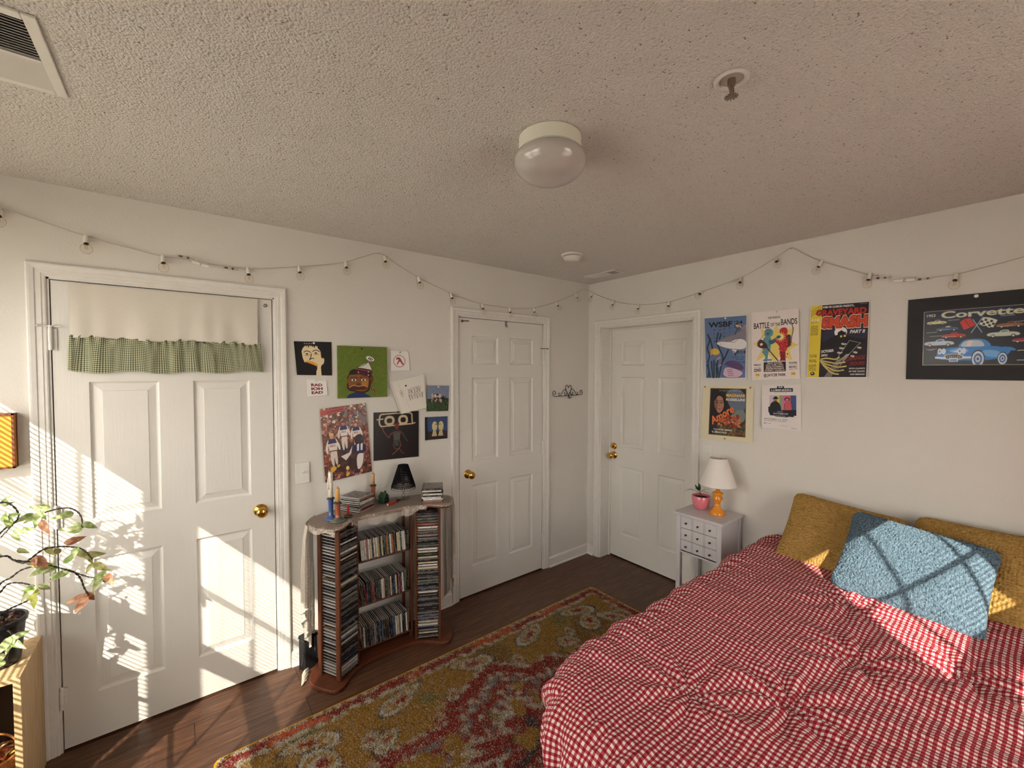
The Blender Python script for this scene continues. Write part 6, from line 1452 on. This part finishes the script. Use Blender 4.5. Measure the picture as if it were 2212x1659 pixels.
c.poly([(.50, .74), (.60, .76), (.44, .985), (.30, .985)], (56, 50, 48)); 
for k in range(5): c.line([(.52+.015*k, .75), (.31+.025*k, .985)], .005, (214, 206, 190))
BN = (214, 196, 118); 
for pts in ([(.24, .74), (.34, .73), (.48, .745), (.54, .72)], [(.23, .76), (.36, .78), (.50, .80), (.64, .785)], [(.24, .78), (.38, .82), (.52, .85), (.66, .84)], [(.26, .80), (.38, .86), (.50, .90), (.62, .89)], [(.28, .82), (.36, .88), (.44, .93), (.54, .945)]): c.curve(pts, .036, (60, 50, 30)); c.curve(pts, .026, BN)
for k in range(14): q_ = random.Random(k); x = q_.uniform(.26, .64); y = q_.uniform(.74, .92); c.line([(x, y), (x+.03, y+.008)], .006, (70, 58, 34))
c.text('OCTOBER', .235, .655, w=.215, h=.034, c=Wt, bold=.03, shear=.15, rot=-.10); c.text('24TH', .235, .705, w=.11, h=.032, c=Wt, bold=.03, shear=.15)
c.text('ORANGE', .66, .770, w=.31, h=.052, c=(158, 34, 34), bold=.02, shear=.3, rot=-.12); c.text('DOORS', .72, .830, w=.24, h=.046, c=(158, 34, 34), bold=.02, shear=.3, rot=-.06)
for i, (w_, x, ww) in enumerate((('WITH CULPRITS', .71, .25), ('OF THE YOUTH', .71, .25), ('AND FEMHAND', .73, .23))): c.text(w_, x, .880+i*.038, w=ww, h=.020, c=(226, 220, 214), bold=.02, shear=.2)
c.text('$10', .025, .225, w=.15, h=.034, c=Wt, bold=.04); c.text('ENTRY', .03, .245, w=.13, h=.012, c=K)
for i, w_ in enumerate(('DROP', 'DEAD', 'HANDS', 'YOU MATTER', 'LOVE', 'PARADISE')): c.text(w_, .03, .300+i*.022, w=.13, h=.013, c=K, bold=.03)
for i, w_ in enumerate(('DOORS', '6:30 PM', '', 'MUSIC', '7:30 PM', '', 'LIVE', 'EVENT!', 'Only on', 'the radio')): w_ and c.text(w_, .03, .690+i*.0225, w=.13, h=.014, c=K, bold=.03)
c.ell(.10, .935, .038, None, (24, 34, 30)); c.ell(.095, .93, .018, .012, (226, 222, 200))
sheet('event_poster', 'B', (-1.717, 2.047), (-1.988, 2.039), (-1.985, 1.626), (-1.707, 1.622), c, 'black and yellow comic style poster with a skeleton hand on a guitar neck', 'poster', lambda u, v: .003+.004*v, M_PRINT, [(.53, .02)], pinmat=MATS['clear_pin_plastic'])
# framed car print (matted board)
Y0, Y1, Z0_, Z1_ = -2.139, -2.84, 1.623, 2.024
c = Cv(.642-.0, .264, .0012, (18, 22, 34)); asp = c.asp
c.line([(0.003, .004), (.997, .004), (.997, .996), (.003, .996)], .004, (196, 180, 156), closed=True)
c.a[:int(.22*c.H)] = c.a[:int(.22*c.H)]*.8+np.array(rgb(30, 40, 74))*.35
c.text('Corvette', .103, .145, w=.448, h=.125, c=(94, 104, 140), bold=.055); c.text('Corvette', .106, .142, w=.44, h=.118, c=(206, 204, 164), bold=.02)
c.text('1953', .021, .105, w=.05, h=.048, c=(222, 216, 204), bold=.01)
def car(x, y, s, body, glass=(60, 80, 110), trim=(210, 206, 200), flip=1, top=None):
    X = lambda a, b: (x+flip*s*a, y+s*b/asp)
    c.blob([X(-.5, .02), X(-.47, -.05), X(-.36, -.08), X(-.18, -.09), X(.10, -.10), X(.34, -.09), X(.48, -.04), X(.5, .03), X(.42, .07), X(-.42, .08)], body); c.blob([X(-.14, -.08), X(-.06, -.17), X(.12, -.19), X(.22, -.10)], top or body); c.blob([X(-.10, -.085), X(-.04, -.15), X(.10, -.165), X(.17, -.095)], glass)
    for q_ in (-.30, .30): c.ell(*X(q_, .065), s*.068, None, (20, 20, 22)); c.ell(*X(q_, .065), s*.040, None, trim)
    c.line([X(-.48, .03), X(-.36, .045), X(.1, .04)], s*.014, trim)
for a_ in ((.08, .22, .12, (206, 202, 150), (60, 60, 50)), (.143, .34, .13, (60, 90, 136), (190, 190, 160)), (.18, .47, .14, (190, 44, 44), (120, 50, 50)), (.097, .60, .18, (188, 204, 222), (70, 100, 140)), (.478, .33, .14, (150, 92, 64), (50, 50, 50)), (.445, .48, .17, (196, 204, 190), (110, 130, 130)), (.56, .59, .14, (176, 40, 60), (90, 30, 40)), (.66, .30, .14, (90, 110, 140), (40, 50, 60)), (.78, .24, .14, (214, 206, 120), (70, 70, 60)), (.72, .46, .15, (60, 60, 70), (150, 150, 160)), (.85, .40, .14, (186, 190, 196), (60, 70, 80)), (.88, .58, .15, (170, 44, 44), (70, 40, 40)), (.80, .76, .18, (214, 214, 206), (70, 80, 90))): car(a_[0], a_[1], a_[2], a_[3], a_[4])
c.line([(.335, .43), (.285, .20)], .005, (150, 170, 190)); c.line([(.278, .43), (.335, .18)], .005, (150, 170, 190))
c.poly([(.300, .30), (.270, .17), (.240, .18), (.213, .235), (.238, .375), (.270, .34)], (206, 44, 44)); c.line([(.24, .20), (.27, .33)], .004, (90, 20, 24)); c.poly([(.318, .30), (.340, .17), (.375, .185), (.415, .235), (.390, .375), (.350, .33)], (216, 216, 200))
for i in range(5):
    for j in range(4):
        if (i+j) % 2: c.poly([(.334+i*.015-j*.005, .185+j*.036+i*.013), (.348+i*.015-j*.005, .196+j*.036+i*.013), (.344+i*.015-j*.005, .230+j*.036+i*.013), (.330+i*.015-j*.005, .219+j*.036+i*.013)], (24, 24, 28))
for x0, y0, x1 in ((.022, .395, .085), (.042, .465, .11), (.02, .705, .085), (.035, .72, .07), (.145, .19, .21), (.43, .17, .50), (.50, .28, .56)): c.line([(x0, y0), (x1, y0-.005)], .003, (180, 176, 170))
_map = Cv(.642, .264, .0012); c, c_main = _map, c; c.a[:] = -1
BB = (52, 128, 206); B2 = (110, 176, 232); DB = (26, 66, 130)
c.blob([(.115, .78), (.13, .70), (.20, .665), (.30, .655), (.36, .62), (.56, .64), (.66, .66), (.76, .70), (.72, .80), (.62, .86), (.44, .87), (.22, .86), (.13, .84)], BB); c.blob([(.30, .66), (.34, .57), (.38, .53), (.52, .53), (.57, .58), (.60, .66), (.46, .655)], (70, 140, 210)); c.blob([(.325, .65), (.355, .575), (.39, .55), (.50, .55), (.53, .60), (.54, .655), (.44, .645)], (190, 206, 222)); c.poly([(.40, .55), (.44, .55), (.42, .645), (.38, .645)], (232, 214, 204))
c.blob([(.22, .70), (.32, .67), (.42, .70), (.38, .74), (.26, .74)], B2); c.poly([(.26, .73), (.32, .69), (.31, .74)], (224, 220, 224)); c.blob([(.50, .72), (.60, .70), (.69, .76), (.68, .82), (.56, .82)], B2); c.blob([(.66, .66), (.76, .67), (.80, .73), (.72, .72)], BB)
for x in (.165, .345): c.ell(x-.018, .715, .020, None, (226, 232, 240)); c.ell(x+.018, .715, .020, None, (206, 222, 240)); c.ell(x-.018, .715, .010, None, (120, 160, 200))
c.blob([(.18, .80), (.20, .76), (.30, .755), (.36, .78), (.38, .83), (.30, .86), (.20, .85)], (200, 204, 208)); c.blob([(.19, .80), (.21, .77), (.30, .765), (.35, .79), (.36, .825), (.30, .845), (.205, .84)], (30, 30, 36))
for i in range(9): c.line([(.205+.018*i, .785), (.205+.018*i, .83)], .005, (206, 206, 206))
c.line([(.11, .815), (.20, .825)], .012, (224, 228, 232)); c.line([(.36, .82), (.46, .82)], .012, (224, 228, 232)); c.rect(.235, .825, .315, .885, (206, 214, 230)); [c.line([(.245+.012*k_, .858), (.252+.012*k_, .858)], .008, (70, 100, 156)) for k_ in range(5)]
for x, r_2 in ((.485, .058), (.685, .042)): c.ell(x, .845, r_2, None, (14, 20, 34)); c.ell(x, .845, r_2*.86, None, (206, 220, 234)); c.ell(x, .845, r_2*.62, None, (60, 110, 170)); c.ell(x, .845, r_2*.36, None, (200, 210, 224)); c.ell(x, .845, r_2*.18, None, DB)
# the big blue car is drawn large, then reduced on to the lower left of the print
big_ = c.a; c = c_main; q0, q1, r0, r1 = int(.10*c.W), int(.80*c.W), int(.50*c.H), int(.93*c.H); t0, t1, w0, w1 = int(.0736*c.W), int(.520*c.W), int(.507*c.H), int(.985*c.H)
sx_ = np.linspace(q0, q1-1, t1-t0).astype(int); sy_ = np.linspace(r0, r1-1, w1-w0).astype(int); part = big_[sy_][:, sx_]; mk = part[..., 0] >= 0; dst = c.a[w0:w1, t0:t1]; dst[mk] = part[mk]
c.line([(.52, .92), (.57, .92)], .005, (200, 200, 196)); c.line([(.52, .76), (.57, .755)], .005, (200, 200, 196))
t = thing('car_print', (0, (Y0+Y1)/2, (Z0_+Z1_)/2), 'black matted print of colourful classic cars with one large blue car', 'print')
hy, hz = abs(Y1-Y0)/2, (Z1_-Z0_)/2
obj('mat_board', MB().box(-.0055, -.001, -hy, hy, -hz, hz), mat('black_mat_board', (26, 24, 26), .6), t)
a = c.final(); nu, nv = a.shape[:2]; u = np.linspace(0, 1, nu)[:, None]*np.ones((1, nv)); v = np.linspace(0, 1, nv)[None]*np.ones((nu, 1))
gy0, gz1 = -2.198-(Y0+Y1)/2, 1.957-(Z0_+Z1_)/2
grid_mesh('printed_picture', np.stack([-.0062+0*u, gy0-.583*u, gz1-.264*v], -1), M_GLOSSP, t, cols=a)
obj('push_pin', MB().lathe([(.001, -.001), (.0075, -.001), (.0075, .001), (.001, .003)], 18, T=Matrix.Translation((-.006, -2.372-(Y0+Y1)/2, hz-.012)) @ T_B), M_PIN, t)
# cream film-style poster
c = Cv(.333, .374, .0013, (226, 216, 184)); c2 = Cv(.228, .312, .0013, (40, 38, 46))
c2.blob([(.45, .0), (1, .0), (1, .55), (.7, .50), (.5, .3)], (98, 112, 130)); c2.blob([(.6, .50), (1, .40), (1, .72), (.7, .70)], (120, 128, 124)); c2.patches([(96, 84, 48), (74, 68, 40), (120, 96, 54), (60, 52, 34)], 120, .03, .07, 2, (.2, .72, 1, 1)); c2.patches([(180, 84, 52), (150, 60, 40), (206, 120, 80), (110, 44, 34)], 80, .03, .07, 3, (.25, .55, .85, .8))
c2.blob([(0, .0), (.3, .0), (.46, .12), (.50, .30), (.46, .50), (.36, .62), (.20, .70), (0, .75)], (34, 26, 28)); c2.blob([(.13, .22), (.24, .14), (.36, .18), (.41, .30), (.40, .40), (.34, .50), (.26, .54), (.18, .46), (.12, .36)], (176, 126, 100)); c2.blob([(.13, .22), (.20, .18), (.22, .34), (.22, .50), (.14, .40)], (138, 88, 70)); c2.curve([(.12, .24), (.22, .14), (.36, .16), (.42, .30), (.44, .44)], .05, (26, 20, 22))
for x in (.21, .33): c2.ell(x, .30, .036, .016, (60, 36, 32)); c2.curve([(x-.05, .265), (x, .255), (x+.045, .27)], .014, (40, 26, 24))
c2.curve([(.27, .30), (.265, .37), (.29, .385)], .010, (120, 74, 60)); c2.ell(.28, .435, .042, .014, (140, 52, 44))
c2.text('un grande film di', .25, .045, w=.62, h=.020, c=(206, 198, 184), shear=.2); c2.text('MAGNANI', .46, .165, w=.52, h=.062, c=(236, 186, 92), bold=.04); c2.text('ROSSELLINI', .46, .250, w=.52, h=.050, c=(224, 222, 220), bold=.04)
c2.text('Amore', .09, .80, w=.78, h=.17, c=(120, 40, 20), bold=.05, shear=.3, rot=-.60); c2.text('Amore', .08, .79, w=.78, h=.165, c=(238, 128, 66), bold=.02, shear=.3, rot=-.60)
c2.text('\u201cLA VOCE UMANA', .12, .905, w=.55, h=.036, c=(228, 222, 210), bold=.03); c2.text('\u201cIL MIRACOLO\u201d', .07, .965, w=.45, h=.036, c=(228, 222, 210), bold=.03); c2.line([(.72, .93), (.92, .935)], .012, (170, 70, 56)); c2.line([(.70, .955), (.92, .96)], .012, (170, 70, 56))
c2.mottle(.06, 4, 3)
u0, v0, u1, v1 = .165, .062, .855, .902
iy0, iy1, ix0_, ix1_ = int(v0*c.H), int(v1*c.H), int(u0*c.W), int(u1*c.W); src = c2.a; yy = (np.linspace(0, src.shape[0]-1, iy1-iy0)).astype(int); xx = (np.linspace(0, src.shape[1]-1, ix1_-ix0_)).astype(int)
c.rect(u0-.012, v0-.012, u1+.012, v1+.012, (120, 100, 70)); c.a[iy0:iy1, ix0_:ix1_] = src[yy][:, xx]
sheet('film_poster', 'B', (-1.080, 1.563), (-1.413, 1.567), (-1.414, 1.198), (-1.071, 1.187), c, 'cream-bordered vintage film poster with a dark-haired woman and orange title', 'poster', lambda u, v: .003+.006*v*(1-u), M_PRINT, [(.035, .03), (.94, .03), (.48, .965)], pinmat=mat('brass_tack', (150, 120, 70), .3, .8))
# concert flyer
c = Cv(.213, .272, .0011, (230, 222, 218)); NV = (26, 26, 40)
c.rect(.40, .03, .58, .09, NV); c.rect(.21, .075, .80, .155, NV); c.text('THE', .49, .068, w=.11, h=.028, c=Wt, align='C', bold=.02); c.text('LUMINEERS', .505, .140, w=.52, h=.045, c=Wt, align='C', bold=.01); c.text('SPECIAL GUEST CHANCE PENA', .49, .185, w=.34, h=.014, c=K, align='C')
for i, cc in enumerate(((224, 210, 96), (196, 214, 180), (228, 110, 96), (206, 120, 190), (92, 116, 180), (44, 66, 130))): c.rect(.22+i*.1, .235, .33+i*.105, .60, cc)
c.rect(.20, .235, .40, .56, (206, 190, 206)); c.rect(.36, .235, .46, .60, (214, 206, 110)); c.rect(.46, .235, .55, .60, (128, 170, 110)); c.rect(.53, .235, .64, .60, (206, 110, 170)); c.rect(.62, .235, .74, .60, (226, 100, 90)); c.rect(.74, .235, .88, .60, (60, 84, 140))
c.blob([(.20, .56), (.22, .44), (.30, .37), (.40, .37), (.48, .44), (.52, .60), (.22, .62)], (24, 24, 32)); c.ell(.35, .335, .050, .060, (176, 120, 100)); c.blob([(.27, .31), (.32, .29), (.33, .26), (.40, .26), (.41, .29), (.46, .31), (.36, .33)], (22, 20, 24)); c.poly([(.33, .36), (.40, .36), (.37, .40)], (60, 40, 36))
c.blob([(.58, .60), (.58, .42), (.64, .37), (.72, .37), (.77, .44), (.77, .60)], (206, 90, 96)); c.line([(.59, .42), (.58, .56)], .012, (40, 24, 34)); c.line([(.77, .44), (.78, .58)], .012, (40, 24, 34)); c.ell(.655, .325, .070, .058, (40, 24, 50)); c.ell(.655, .335, .042, .044, (206, 120, 130))
c.poly([(.17, .50), (.24, .50), (.30, .58), (.88, .55), (.88, .68), (.82, .68), (.82, .71), (.68, .71), (.66, .725), (.36, .72), (.34, .70), (.22, .70), (.17, .60)], NV)
c.text('Live', .48, .615, w=.13, h=.024, c=(226, 220, 226), align='C'); c.text('AUTOMATIC', .49, .665, w=.38, h=.032, c=(226, 220, 226), align='C', bold=.01); c.text('WORLD TOUR', .49, .708, w=.26, h=.018, c=(210, 204, 210), align='C')
c.text('SEPTEMBER 23, 2025', .06, .800, w=.60, h=.034, c=K); c.text('BON SECOURS WELLNESS ARENA', .065, .835, w=.56, h=.022, c=K); c.ell(.085, .885, .018, .014, K); c.line([(.12, .885), (.25, .887)], .010, (140, 132, 130)); c.line([(.47, .922), (.67, .924)], .005, (90, 86, 84)); c.line([(.75, .962), (.88, .962)], .007, (60, 56, 56))
sheet('concert_flyer', 'B', (-1.463, 1.574), (-1.677, 1.583), (-1.684, 1.307), (-1.471, 1.306), c, 'white concert flyer with two hatted figures over coloured stripes', 'flyer', lambda u, v: .003+.012*(1-u)**2*v, M_PRINT)
